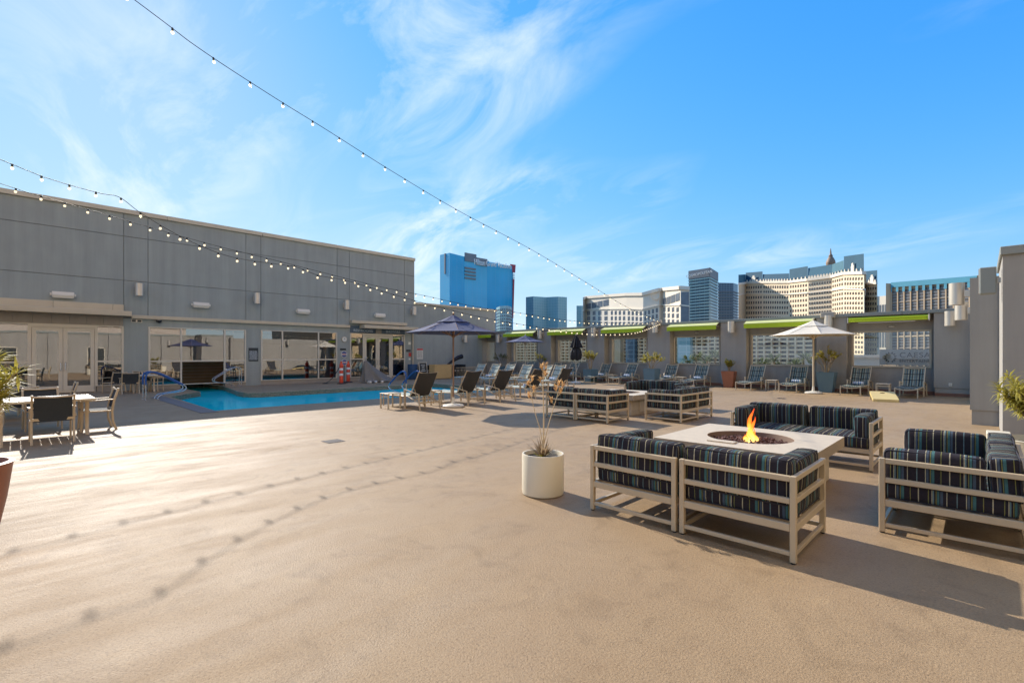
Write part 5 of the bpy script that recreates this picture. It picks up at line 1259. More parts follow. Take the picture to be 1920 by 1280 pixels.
stalk([(0.0,0.1,0),(-0.03,0.26,0.01),(-0.075,0.40,0.0),(-0.105,0.53,0.0),(-0.12,0.66,0.01)], 0.006, [(0.72,-0.7,0.05),(0.82,0.6,0.05),(0.92,-0.4,0.06),(1.0,0.5,0.05)])
stalk([(0.01,0.12,0),(0.045,0.27,-0.01),(0.09,0.42,-0.02),(0.13,0.54,-0.01),(0.155,0.62,0)], 0.006, [(0.6,-0.6,0.06),(0.75,0.6,0.07),(0.85,-0.5,0.05),(0.95,0.7,0.06),(1.0,-0.1,0.05)])
lf = MB()
for k in range(60):
    a = rnd.uniform(0, 6.28); d = Vector((math.cos(a)*rnd.uniform(0.3,1.0), math.sin(a)*rnd.uniform(0.3,1.0), rnd.uniform(0.4,1.3))); leaf(lf, Vector((0.02*math.cos(a),0.02*math.sin(a),0.0)), d, rnd.uniform(0.12,0.27), 0.022, bend=0.1)
lf.build('dead_leaves', 'leaf_dry', dp)
lf = MB()
for k in range(26):
    a = rnd.uniform(0, 6.28); leaf(lf, Vector((0.05*math.cos(a)-0.02,0.05*math.sin(a),0.01)), Vector((math.cos(a),math.sin(a),0.7)), 0.07, 0.014)
lf.build('young_leaves', 'leaf_yellow', dp)
# big white pot and willowy plant at the right edge
q = gp(1925, 868); rp = round_pot('planter', (0.62, 9.1, 0), [(0.28,0),(0.30,0.02),(0.46,0.50),(0.475,0.52),(0.45,0.525),(0.42,0.42)], 'pot_white', 'large white pot behind the sofa at the right edge', 0.44, 0.42)
MB().cbox(0.05-0.62, 0.30-0.62, 9.55-9.1, 9.95-9.1, 0.0, 0.50, 0.01).build('side_block', 'pot_white', rp)
shrub('potted_plant', (0.48, 9.1, 0.46), 0.95, 0.50, 77, 'willowy yellow green plant in the large white pot at the right edge', 'leaf_yellow', stems=10, per=80, ll=0.15, lw=0.026, tip_only=0.15, droop=0.6, forks=3)
# brown pot and spiky plant at the left edge
lp = (-5.72, -0.34)
round_pot('planter', (*lp, 0), [(0.20,0),(0.22,0.02),(0.30,0.45),(0.335,0.72),(0.345,0.74),(0.31,0.745),(0.28,0.66)], 'pot_red', 'tall brown pot cut off by the left edge', 0.67, 0.28)
shrub('potted_plant', (lp[0]-0.05, lp[1]-0.02, 0.66), 1.02, 0.40, 21, 'spiky yellow green plant at the left edge', 'leaf_yellow', stems=11, per=90, ll=0.17, lw=0.022, tip_only=0.3, forks=3)
# palms and bushes outside the fifth and sixth bays
for i, (px, y, h) in enumerate(((1272, 33, 1.0), (1290, 35, 1.5), (1308, 33, 1.7), (1325, 35, 1.5), (1340, 33, 1.8), (1430, 31, 1.3), (1452, 32, 1.5), (1490, 31, 1.2), (1510, 32, 1.6))):
    x = ony(px, y)[0]; rnd = random.Random(i+40); r = empty('palm', (x, y, -1.2)); st_ = MB(); lf = MB(); top = 0.9+h
    st_.tube([(0,0,0),(rnd.uniform(-.1,.1),0,top*0.5),(rnd.uniform(-.15,.15),0,top)], 0.07, 7, radii=[0.10,0.075,0.06])
    for k in range(26):
        a = rnd.uniform(0,6.28); el_ = rnd.uniform(-0.5,1.0); d = Vector((math.cos(a)*math.cos(el_), math.sin(a)*math.cos(el_), math.sin(el_)))
        q0 = Vector((0,0,top))+d*0.12
        for j in range(5): leaf(lf, q0, d+Vector((rnd.uniform(-.25,.25), rnd.uniform(-.25,.25), rnd.uniform(-.2,.2))), rnd.uniform(0.4,0.65), 0.05)
    st_.build('trunk', 'bark', r); lf.build('crown', 'leaf_green', r)
    tag(r, ['first palm from the left outside the fifth bay', 'second palm from the left outside the fifth bay', 'third palm from the left outside the fifth bay', 'fourth palm from the left outside the fifth bay', 'rightmost palm outside the fifth bay', 'leftmost palm outside the sixth bay', 'second palm from the left outside the sixth bay', 'third palm from the left outside the sixth bay', 'palm nearest the white parasol outside the sixth bay'][i], 'palm', 'palms outside the rear wall')

# ------------------------------------------------------------------ dining sets
def make_chair():
    r = empty('dining_chair'); hw = 0.28
    for sx in (-1, 1):
        x = sx*hw
        MB().tube([(x,0.30,0),(x,0.24,0.20),(x,0.23,0.42),(x,0.27,0.66),(x,0.33,0.86)], 0.02, 6, flat=1.2).build('rear_leg', 'champagne', r)
        MB().tube([(x,-0.27,0),(x,-0.25,0.3),(x,-0.26,0.62)], 0.018, 6).build('front_leg', 'champagne', r)
        MB().bar((x+sx*0.015,-0.31,0.63), (x+sx*0.01,0.27,0.65), 0.045, 0.02).build('armrest', 'champagne_light', r)
        MB().bar((x,-0.25,0.41), (x,0.23,0.41), 0.03).build('side_rail', 'champagne', r)
        MB().lathe([(0.0,0),(0.024,0.005),(0.024,0.02),(0.0,0.03)], 8, (x,0.33,0.86), cap0=False, cap1=False).build('cap', 'champagne_light', r)
    MB().tube([(-hw,0.33,0.85),(0,0.355,0.835),(hw,0.33,0.85)], 0.018, 6).build('top_rail', 'champagne', r)
    MB().bar((-hw,0.24,0.44), (hw,0.24,0.44), 0.045).build('lower_rail', 'champagne', r); MB().bar((-hw,-0.25,0.41), (hw,-0.25,0.41), 0.03).build('front_rail', 'champagne', r)
    MB().sheet(lambda u, v: Vector(((u-0.5)*2*(hw-0.03), -0.26+0.49*v, 0.435-0.03*math.sin(math.pi*u))), 6, 6, 0.012).build('seat_sling', 'sling_charcoal', r, smooth=True, weld=True)
    MB().sheet(lambda u, v: Vector(((u-0.5)*2*(hw-0.025), 0.235+0.095*v**1.5+0.03*math.sin(math.pi*u), 0.40+0.43*v)), 6, 6, 0.012, (0,-1,0.1)).build('back_sling', 'sling_charcoal', r, smooth=True, weld=True)
    return r
def make_table(L, Wd, nsl):
    r = empty('dining_table'); z = 0.73
    for k in range(nsl):
        y0 = -L/2+0.05+(L-0.1)*k/nsl; MB().cbox(-Wd/2+0.05, Wd/2-0.05, y0+0.004, y0+(L-0.1)/nsl-0.004, z-0.02, z, 0.003).build('slat', 'slat_white', r)
    f = MB(); f.cbox(-Wd/2, Wd/2, -L/2, -L/2+0.049, z-0.045, z+0.002, 0.005); f.cbox(-Wd/2, Wd/2, L/2-0.049, L/2, z-0.045, z+0.002, 0.005)
    f.cbox(-Wd/2, -Wd/2+0.049, -L/2+0.05, L/2-0.05, z-0.045, z+0.002, 0.005); f.cbox(Wd/2-0.049, Wd/2, -L/2+0.05, L/2-0.05, z-0.045, z+0.002, 0.005)
    f.build('top_frame', 'champagne_light', r)
    for sx in (-1,1):
        for sy in (-1,1):
            x, y = sx*(Wd/2-0.10), sy*(L/2-0.12)
            MB().tube([(x+sx*0.05,y,0),(x-sx*0.03,y,0.15),(x-sx*0.06,y,0.35),(x-sx*0.01,y,0.55),(x+sx*0.03,y,0.69)], 0.034, 8, flat=0.7).build('leg', 'champagne', r, smooth=True)
    MB().bar((0,-L/2+0.1,0.66),(0,L/2-0.1,0.66),0.04).build('under_rail', 'champagne', r)
    return r
tb = make_table(2.15, 1.35, 16); u_tb = []; ch = make_chair(); u_ch = []
G_T, G_C = 'slatted dining tables', 'dark sling dining chairs'
place(tb, u_tb, (-13.45, 0.06, 0), 0, 'slatted white dining table nearest the viewer at the left edge', 'table', G_T)
place(tb, u_tb, (-17.3, -0.65, 0), 0, 'slatted dining table behind the nearest one at the left edge', 'table', G_T)
chairs = [(-12.30, 0.48, -90, 'dark sling chair with its back to the viewer at the front dining table'), (-13.62, 1.22, 180, 'dark sling chair at the sunlit end of the front dining table'),
          (-14.55, 0.42, 90, 'dark sling chair on the far side of the front dining table, by its end'), (-12.35, -0.45, -90, 'dark sling chair cut by the left edge, near side of the front dining table'), (-14.5, -0.5, 90, 'dark sling chair on the far side of the front dining table, farther left'),
          (-15.95, 0.1, -90, 'dark sling chair on the near side of the rear dining table'), (-17.3, 0.82, 180, 'dark sling chair at the end of the rear dining table'), (-18.4, -0.2, 90, 'dark sling chair on the far side of the rear dining table')]
for x, y, a, lab in chairs: place(ch, u_ch, (x, y, 0), R(a+random.uniform(-4,4)) if a != 180 else R(0+random.uniform(-4,4)), lab, 'chair', G_C)
# small table and chairs by the glass
stb = make_table(0.95, 0.95, 7); q = vp(267, 20.9); stb.location = (q.x, q.y, 0); tag(stb, 'small square table with chairs beside the pool house glass', 'table')
for px, d, a, lab in ((214, 20.6, -60, 'dark sling chair leftmost at the small table by the glass'), (243, 20.0, -90, 'dark sling chair with its back to the viewer at the small table by the glass'), (266, 21.7, 90, 'dark sling chair behind the small table by the glass'), (288, 21.2, 150, 'dark sling chair right of the small table by the glass')):
    q = vp(px, d); place(ch, u_ch, (q.x, q.y, 0), R(a), lab, 'chair', G_C)

# ------------------------------------------------------------------ pool rails
def curve_pts(pts, n=5):
    P3 = [Vector(p) for p in pts]; out = []
    for i in range(len(P3)-1):
        p0, p1, p2, p3 = P3[max(i-1,0)], P3[i], P3[i+1], P3[min(i+2,len(P3)-1)]
        for k in range(n):
            t = k/n; out.append(0.5*((2*p1)+(p2-p0)*t+(2*p0-5*p1+4*p2-p3)*t*t+(3*p1-p0-3*p2+p3)*t**3))
    return out+[P3[-1]]
def hand_rail(loc, rz, label, group=None, wrap=True):
    r = empty('pool_handrail', loc, rz)
    path = curve_pts([(0,0,0),(0,0,0.45),(0,0,0.82),(0,0.07,0.95),(0,0.22,0.98),(0,0.50,0.88),(0,0.95,0.60),(0,1.18,0.44),(0,1.20,0.33),(0,1.05,0.25),(0,0.72,0.20),(0,0.46,0.15),(0,0.36,0.06),(0,0.35,0)], 5)
    MB().tube(path, 0.021, 8).build('rail', 'steel', r, smooth=True)
    if wrap: MB().tube([p for p in path if p.z > 0.47 and p.y < 1.15], 0.030, 8).build('grip_cover', 'blue_wrap', r, smooth=True)
    for y in (0, 0.35): MB().lathe([(0.05,0),(0.05,0.012),(0.024,0.022)], 14, (0,y,0)).build('floor_flange', 'steel', r)
    tag(r, label, 'handrail', group); return r
for k, lab in ((0, 'blue covered handrail at the left end of the pool, nearer the glass'), (1, 'blue covered handrail at the left end of the pool, nearer the viewer')):
    hand_rail((-21.65+0.42*k, 3.22+0.02*k, 0), 0, lab, 'blue covered pool rails')
for y, lab in ((10.15, 'blue covered handrail behind the nearest lounger, left one'), (10.75, 'blue covered handrail behind the nearest lounger, right one')):
    hand_rail((-15.35, y, 0), R(90), lab, 'blue covered pool rails')
for k, lab in ((0, 'bare steel handrail in the swim-through opening, left one'), (1, 'bare steel handrail in the swim-through opening, right one')):
    hand_rail((-27.2+0.35*k, 8.0, 0), R(180), lab, 'bare steel rails of the swim-through', wrap=False)

# ------------------------------------------------------------------ awnings
for i, (bay, (x0, x1, g0, g1)) in enumerate(zip(BAYS, SILLBAY)):
    r = empty('awning', ((x0+x1)/2, YP, 2.9)); nm = ['first', 'second', 'third', 'fourth', 'fifth', 'sixth', 'seventh'][i]
    a0, a1 = x0+0.03, x1-0.06
    if i < 6:
        yv = YP-0.42
        b = MB(); b.quad((a0,yv,3.10),(a1,yv,3.10),(a1,YP-0.07,3.24),(a0,YP-0.07,3.24)); b.quad((a0,yv,3.085),(a0,YP-0.07,3.225),(a1,YP-0.07,3.225),(a1,yv,3.085)); b.quad((a0,yv,3.085),(a0,yv,3.10),(a0,YP-0.07,3.24),(a0,YP-0.07,3.225)); b.quad((a1,yv,3.085),(a1,YP-0.07,3.225),(a1,YP-0.07,3.24),(a1,yv,3.10)); b.build('awning_roof', 'lime_pale', r, world=True)
        b = MB(); N = 24
        for k in range(N):
            w0, w1 = 0.006*math.sin(k*1.7), 0.006*math.sin((k+1)*1.7); xa, xb = a0+(a1-a0)*k/N, a0+(a1-a0)*(k+1)/N
            b.quad((xa,yv-0.01+w0,2.88),(xb,yv-0.01+w1,2.88),(xb,yv-0.004,3.10),(xa,yv-0.004,3.10)); b.quad((xb,yv+w1,2.88),(xa,yv+w0,2.88),(xa,yv+0.004,3.10),(xb,yv+0.004,3.10)); b.quad((xa,yv+w0,2.88),(xb,yv+w1,2.88),(xb,yv-0.01+w1,2.88),(xa,yv-0.01+w0,2.88))
        b.build('valance', 'lime', r, world=True)
        MB().tube([(a0-0.01,yv+0.02,3.10),(a1+0.01,yv+0.02,3.10)], 0.028, 8).build('front_bar', 'lime_pale', r, world=True, smooth=True)
        for xx_ in (a0+0.08, a1-0.08): MB().bar((xx_,yv+0.03,3.08),(xx_,YR-0.03,3.05),0.035).build('arm', 'frame_cream', r, world=True)
        lab = nm + ' lime green awning from the left along the rear wall'
    else:
        for zc_, rr, mm, n_ in ((3.13, 0.055, 'lime_bright', 'roller'), (3.03, 0.042, 'lime_bright', 'roller')): MB().tube([(a0+0.05,YP-0.03,zc_),(a1-0.10,YP-0.03,zc_)], rr, 10).build(n_, mm, r, world=True, smooth=True)
        MB().cbox(a0+0.4, a1-0.5, YP-0.06, YP-0.01, 2.93, 2.97, 0.005).build('front_bar', 'frame_tan', r, world=True)
        for xx_ in (a0, a1-0.10): MB().cbox(xx_, xx_+0.05, YP-0.12, YR-0.02, 2.95, 3.20, 0.01).build('end_bracket', 'silver', r, world=True)
        lab = 'rolled up lime green awning over the rightmost bay'
    tag(r, lab, 'awning', 'lime awnings of the rear wall')

# ------------------------------------------------------------------ lamps on the walls
def make_sconce(rr, h):
    r = empty('wall_lamp')
    MB().lathe([(rr-0.012,-h/2+0.02),(rr-0.012,-h/2),(rr,-h/2),(rr,h/2),(rr-0.012,h/2),(rr-0.012,h/2-0.02)], 28, (0,0,0), cap0=True, cap1=True).build('lamp_shade', 'silver', r, smooth=True)
    MB().cbox(-0.06, 0.06, rr-0.02, rr+0.12, -0.09, 0.09, 0.008).build('bracket', 'silver', r); MB().cbox(-0.09, 0.09, rr+0.12, rr+0.14, -0.16, 0.16, 0.006).build('wall_plate', 'silver', r)
    return r
sc = make_sconce(0.155, 0.56); u_sc = []
G_S = 'cylindrical metal wall lamps'
for px, py, lab in ((259, 544, 'cylindrical lamp on the pool house above the gap left of the first window'), (478.5, 560, 'cylindrical lamp on the pool house between the two windows'), (646, 572, 'cylindrical lamp on the pool house above the clock'), (772, 583, 'cylindrical lamp at the far corner of the pool house')):
    place(sc, u_sc, (BX+0.29, by(px), bz(px, py)), R(90), lab, 'wall lamp', G_S)
q = onx(869, BX); place(sc, u_sc, (BX+0.25, q[0], zat(635, q[1])), R(90), 'cylindrical lamp on the low wing near the corner of the rear wall', 'wall lamp', G_S)
for px, py, lab in ((934, 635, 'cylindrical lamp on the pilaster between the first and second awnings'), (1012, 627, 'cylindrical lamp on the pilaster between the second and third awnings'), (1113, 623, 'cylindrical lamp on the pilaster between the third and fourth awnings'), (1229, 614, 'cylindrical lamp on the pilaster between the fourth and fifth awnings'), (1371, 613, 'cylindrical lamp on the pilaster between the fifth and sixth awnings'), (1553, 603, 'cylindrical lamp on the pilaster behind the white parasol'), (1781, 597, 'cylindrical lamp on the rear wall nearest the right corner')):
    q = ony(px, YP-0.29); place(sc, u_sc, (q[0], YP-0.29, zat(py, q[1])), 0, lab, 'wall lamp', G_S)
for y, zc_, lab in ((17.0, 3.17, 'largest looking cylindrical lamp on the right return wall'), (20.9, 2.98, 'second cylindrical lamp on the right return wall')):
    place(sc, u_sc, (-0.46, y, zc_), R(-90), lab, 'wall lamp', G_S)
# square speaker boxes on two pilasters and on the right wall
def speaker(loc, rz, s3, label):
    r = empty('wall_speaker', loc, rz); MB().cbox(-s3[0]/2, s3[0]/2, -s3[1], 0, -s3[2]/2, s3[2]/2, 0.015).build('cabinet', 'frame_tan' if s3[2] < 0.4 else 'coping_grey', r)
    MB().cbox(-s3[0]/2+0.02, s3[0]/2-0.02, -s3[1]-0.012, -s3[1]-0.001, -s3[2]/2+0.02, s3[2]/2-0.02, 0.004).build('grille', 'stucco_warm', r); MB().cbox(-0.03, 0.03, 0.001, 0.06, -0.05, 0.05, 0.004).build('bracket', 'silver', r)
    tag(r, label, 'speaker', 'outdoor speakers')
for px, lab in ((1228, 'tan speaker box on top of the pilaster between the fourth and fifth awnings'), (1553, 'tan speaker box on top of the pilaster behind the white parasol')):
    q = ony(px, YP-0.2); speaker((q[0], YP-0.07, RZ-0.03), 0, (0.52, 0.30, 0.24), lab)
speaker((0.21, 13.35, 3.05), R(-90), (0.26, 0.24, 0.52), 'grey speaker box high on the right wall edge')
# emergency floodlights
def make_flood():
    r = empty('floodlight'); b = MB()
    b.prism([(0.0,-0.12),(0.16,-0.12),(0.19,-0.02),(0.16,0.12),(0.0,0.12)], -0.34, 0.34); b.v = [(x, z, y) for x, y, z in b.v]; b.build('housing', 'white_plastic', r)
    MB().box(0.03, 0.15, -0.30, 0.30, -0.135, -0.121).build('lens', 'reflective_white', r)
    for s_ in (-1,1): MB().cbox(0.04, 0.12, s_*0.375-0.03, s_*0.375+0.03, -0.05, 0.06, 0.008).build('end_cap', 'white_plastic', r)
    return r
fld = make_flood(); u_f = []
for px, py, lab in ((118, 553, 'white floodlight above the double glass doors on the left'), (376, 572, 'white floodlight above the first window'), (567, 584, 'white floodlight above the second window'), (711, 591.5, 'white floodlight above the restroom entrance')):
    place(fld, u_f, (BX+0.002, by(px), bz(px, py)), 0, lab, 'floodlight', 'white floodlights on the pool house')
# clock, camera dome, vent, signs on the pool house
def wall_thing(name, px, py, label, cat): return tag(empty(name, (BX, by(px), bz(px, py))), label, cat)
r = wall_thing('wall_clock', 645, 636, 'round white clock on the pool house beside the second window', 'clock')
b = MB(); b.lathe([(0.165,0),(0.165,0.05),(0.145,0.055)], 28); b.v = [(z+0.002, x, y) for x, y, z in b.v]; b.build('rim', 'champagne', r)
b = MB(); b.lathe([(0.142,0.056),(0.142,0.060)], 28); b.v = [(z, x, y) for x, y, z in b.v]; b.build('dial', 'sign_white', r)
MB().bar((0.066,0,0),(0.066,0.05,0.06),0.012).build('hour_hand', 'ink', r); MB().bar((0.068,0,0),(0.068,-0.03,0.10),0.009).build('minute_hand', 'ink', r)
r = wall_thing('camera_dome', 297, 603, 'dark camera dome under the trim band', 'camera'); b = MB(); b.lathe([(0.11,0.0),(0.12,-0.03),(0.09,-0.09),(0.04,-0.12),(0.0,-0.125)], 18, cap1=False); b.v = [(x+0.13, y, z+0.06) for x, y, z in b.v]; b.build('dome', 'black_plastic', r, smooth=True); MB().cbox(0.002,0.14,-0.05,0.05,0.05,0.08,0.004).build('bracket', 'frame_cream', r)
r = wall_thing('wall_vent', 256, 601.5, 'small louvred vent below the canopy corner', 'vent'); MB().cbox(0.002,0.03,-0.2,0.2,-0.07,0.07,0.006).build('vent_frame', 'frame_cream', r); MB().box(0.031,0.036,-0.17,-0.03,-0.045,0.045).build('louvre', 'sign_dark', r); MB().box(0.031,0.036,0.03,0.17,-0.045,0.045).build('louvre', 'sign_dark', r)
def board(px0, px1, py0, py1, m, label, lines=0, head=None, line_m='letter_pale', xo=0.0, X=None):
    y0, d0 = onx(px0, BX); y1, d1 = onx(px1, BX); z1, z0 = zat(py0, (d0+d1)/2), zat(py1, (d0+d1)/2)
    r = empty('wall_sign', (BX+xo, (y0+y1)/2, z0)); w, h = (y1-y0), z1-z0
    MB().cbox(0.002, 0.02, -w/2, w/2, 0, h, 0.003).build('sign_plate', m, r)
    if head: MB().box(0.0205, 0.022, -w/2+0.01, w/2-0.01, h*0.83, h-0.01).build('heading_band', head, r)
    rnd = random.Random(int(px0))
    if lines:
        b = MB()
        for k in range(lines):
            zc_ = h*(0.10+0.68*(k+0.5)/lines); ln = w*(0.36+0.08*rnd.random()); x_ = -ln
            while x_ < ln:
                wd = rnd.uniform(0.02, 0.07); b.box(0.0205, 0.0215, x_, min(ln, x_+wd), zc_-h*0.014, zc_+h*0.014); x_ += wd+0.018
        tag(b.build('print', line_m, r), kind='stuff')
    tag(r, label, 'sign'); return r
board(466, 484, 652, 677, 'sign_dark', 'dark notice board with pale lines of print between the two windows', 13)
board(782, 793.5, 653, 673, 'sign_white', 'white notice with a red heading on the low wing wall', 9, 'sign_red', 'ink', xo=-0.045)
board(761.5, 769.5, 655, 659.5, 'sign_dark', 'small dark plate beside the restroom entrance', 2)
board(766, 771, 661, 668, 'sign_red', 'small red call plate beside the restroom entrance')
board(766, 769.5, 671.5, 674.5, 'sign_white', 'small white switch plate beside the restroom entrance')
board(765.5, 770, 641, 646, 'sign_white', 'small white plate high beside the restroom entrance')
board(637.5, 648.5, 653, 656.5, 'ink', 'narrow dark plate below the clock')
q = ony(1782, YP); r = empty('outlet_cover', (q[0], YP, zat(721, q[1]))); tag(r, 'small white outlet cover low on the rear wall near the right corner', 'outlet'); MB().cbox(-0.05,0.05,-0.03,-0.002,-0.06,0.06,0.006).build('cover', 'sign_white', r); MB().cbox(-0.03,0.03,-0.036,-0.031,-0.04,0.04,0.003).build('flap', 'frame_cream', r)

# ------------------------------------------------------------------ things standing before the restroom entrance
def bollard(loc, label):
    r = empty('delineator_post', loc)
    MB().lathe([(0.24,0),(0.25,0.02),(0.24,0.05),(0.13,0.065)], 8).build('rubber_base', 'black_plastic', r)
    z = 0.05
    for h, m, w_ in ((0.40, 'orange_plastic', 0.105), (0.13, 'reflective_white', 0.10), (0.16, 'orange_plastic', 0.105), (0.13, 'reflective_white', 0.10), (0.22, 'orange_plastic', 0.102)):
        MB().lathe([(w_*0.94,z),(w_,z+0.012),(w_,z+h-0.012),(w_*0.94,z+h)], 16).build('band' if m != 'orange_plastic' else 'tube', m, r, smooth=True); z += h
    MB().lathe([(0.09,z),(0.05,z+0.05),(0.05,z+0.10),(0.07,z+0.13),(0.03,z+0.15)], 14).build('handle', 'orange_plastic', r, smooth=True)
    tag(r, label, 'bollard', 'orange delineator posts')
p = gp(640, 719.5); bollard((p.x, p.y, 0), 'orange and white delineator post, the left of two by the pool')
p = gp(653, 716.5); bollard((p.x, p.y, 0), 'orange and white delineator post, the right of two by the pool')
def octo_sign(px, py, rr, m, label, X):
    y, d = onx(px, X); r = empty('octagon_sign', (X, y, 0)); zc_ = zat(py, d)
    def octo(q, x0, x1, nm, mm):
        b = MB(); b.prism([(q*math.cos(R(22.5+45*k)), q*math.sin(R(22.5+45*k))) for k in range(8)], x0, x1); b.v = [(z, x, y+zc_) for x, y, z in b.v]; b.build(nm, mm, r)
    octo(rr, 0, 0.02, 'sign_rim', 'sign_white'); octo(rr*0.88, 0.021, 0.026, 'sign_face', m)
    MB().box(0.027, 0.030, -rr*0.78, rr*0.78, zc_-rr*0.22, zc_+rr*0.22).build('sign_stripe', 'sign_white', r)
    MB().box(0.0305, 0.032, -rr*0.6, rr*0.6, zc_-rr*0.10, zc_+rr*0.10).build('print', 'sign_red', r)
    return tag(r, label, 'sign')
octo_sign(645, 664, 0.21, 'sign_navy', 'blue octagonal sign with a white stripe on the wall below the clock', BX+0.004)
s2 = octo_sign(645.5, 679, 0.18, 'sign_navy', 'smaller octagonal sign on a post between the delineator posts', -25.9)
MB().bar((-0.02,0,0.02),(-0.02,0,zat(676, onx(645.5,-25.9)[1])),0.035).build('post', 'black_plastic', s2); MB().lathe([(0.2,0),(0.2,0.03),(0.04,0.05)], 16, (-0.02,0,0)).build('foot', 'black_plastic', s2)
b = empty('rope_barrier', (gp(610, 719).x, gp(610, 719).y, 0)); q0, q1 = gp(610, 719), gp(636, 716); tag(b, 'dark sloping strap running down from the delineator posts', 'barrier')
pts = [Vector((0,0,0.02)).lerp(Vector((q1.x-q0.x, q1.y-q0.y, 0.85)), t/10)+Vector((0,0,-0.25*math.sin(math.pi*t/10)*0.6)) for t in range(11)]; MB().tube(pts, 0.03, 6, flat=0.4).build('strap', 'black_plastic', b, smooth=True); MB().lathe([(0.16,0),(0.16,0.025),(0.03,0.05)], 14, (0,0,0)).build('anchor_base', 'black_plastic', b)
# covered pool lift
p = gp(708, 716.5); r = empty('covered_pool_lift', (p.x, p.y, 0)); tag(r, 'pool lift under a draped brown cover beside the entrance', 'pool lift')
b = MB()
def drape(u, v):
    a = 2*math.pi*u; s_ = v**0.8
    # long side runs along Y; mast at -Y end rises to 1.15 m, tail drops to 0.35 m
    yc = -0.75*s_; hgt = 0.10+v*1.12
    ry = 1.05*(1-s_)+0.12*s_; rx_ = 0.55*(1-s_)+0.10*s_
    wob = 1+0.10*math.sin(a*6+v*2)*(1-v)+0.06*math.sin(a*11+1)*(1-v)
    return (rx_*math.cos(a)*wob, yc+ry*math.sin(a)*wob, hgt+0.03*math.sin(a*5)*(1-v))
b.grid(drape, 72, 20); n0 = len(b.v); b.lathe([(0.10,1.22),(0.04,1.27),(0.0,1.28)], 72, (0,-0.75,0), cap0=False, cap1=False); b.build('cover', 'tarp', r, smooth=True, weld=True)
for yy in (-0.85, -0.5, -0.1): MB().cbox(0.25, 0.62, yy, yy+0.14, 0.0, 0.12, 0.03).build('foot', 'white_plastic', r)
MB().tube([(0.0,-0.75,1.25),(0.02,-0.80,1.42),(0.0,-0.72,1.48),(-0.02,-0.66,1.40)], 0.035, 8).build('mast_top', 'silver', r, smooth=True)
# bin, sandwich board, crate, equipment along the low wing
p = gp(774, 711); r = empty('litter_bin', (p.x, p.y, 0)); tag(r, 'dark blue round litter bin at the corner of the pool house', 'bin'); MB().lathe([(0.29,0.02),(0.31,0.04),(0.33,0.92),(0.345,0.93),(0.345,0.98),(0.30,0.985),(0.28,0.90)], 28, cap1=False).build('drum', 'bin_blue', r, smooth=True); MB().lathe([(0.0,0.90),(0.28,0.90)], 28, cap0=False, cap1=False).build('liner', 'black_plastic', r); MB().lathe([(0.26,0),(0.26,0.02)], 20).build('foot_ring', 'black_plastic', r)
EQX = -26.3
y0, d0 = onx(792, EQX); r = empty('sandwich_board', (EQX, y0, 0)); tag(r, 'black sandwich board with a pale frame beside the blue bin', 'sign'); fw = 0.30
for s_ in (0, 1):
    b = MB(); x_ = 0.18*(1-2*s_)
    for yy in (-fw, fw): b.bar((x_,yy,0),(0.02*(1-2*s_),yy,1.12),0.04)
    b.bar((x_*0.9,-fw,0.12),(x_*0.9,fw,0.12),0.035); b.bar((0.02*(1-2*s_),-fw,1.1),(0.02*(1-2*s_),fw,1.1),0.035); b.build('leg_frame', 'frame_cream', r)
    b = MB(); q = 1-2*s_; b.quad((0.155*q,-fw+0.02,0.16),(0.155*q,fw-0.02,0.16),(0.03*q,fw-0.02,1.06),(0.03*q,-fw+0.02,1.06)); b.quad((0.145*q,-fw+0.02,0.16),(0.02*q,-fw+0.02,1.06),(0.02*q,fw-0.02,1.06),(0.145*q,fw-0.02,0.16)); b.build('panel', 'sign_dark', r)
b = MB(); 
for k, (w_, zc_) in enumerate(((0.16,0.92),(0.10,0.80),(0.12,0.66),(0.18,0.55))): x_ = 0.155-0.125*(zc_-0.16)/0.9+0.006; b.box(x_, x_+0.003, -w_, w_, zc_-0.02, zc_+0.02)
tag(b.build('print', 'letter_pale', r), kind='stuff')
y0, d0 = onx(815, -25.6); y1, _ = onx(847, -25.6); r = empty('plywood_crate', (-25.9, (y0+y1)/2, 0)); tag(r, 'pale plywood crate standing at the far end of the pool', 'crate'); w = (y1-y0)/2; h = zat(684, d0)
for nm, bx_ in (('side_panel', (0.28,0.30,-w,w,0.04,h)), ('side_panel', (-0.30,-0.28,-w,w,0.04,h)), ('end_panel', (-0.279,0.279,-w,-w+0.02,0.04,h)), ('end_panel', (-0.279,0.279,w-0.02,w,0.04,h)), ('lid', (-0.31,0.31,-w-0.01,w+0.01,h+0.001,h+0.02)), ('skid', (-0.28,0.28,-w+0.05,-w+0.13,0,0.039)), ('skid', (-0.28,0.28,w-0.13,w-0.05,0,0.039))): MB().cbox(*bx_, 0.004).build(nm, 'plywood', r)
for yy in (-w+0.1, w-0.1):
    for zz1 in (0.12, h-0.1): MB().lathe([(0.018,0),(0.018,0.006)], 8, (0.0,yy,0)).build('screw', 'grate', r).matrix_basis = Matrix.Translation((0.301,0,zz1)) @ Matrix.Translation((0,yy,0)) @ Matrix.Rotation(R(90),4,'Y') @ Matrix.Translation((0,-yy,0))
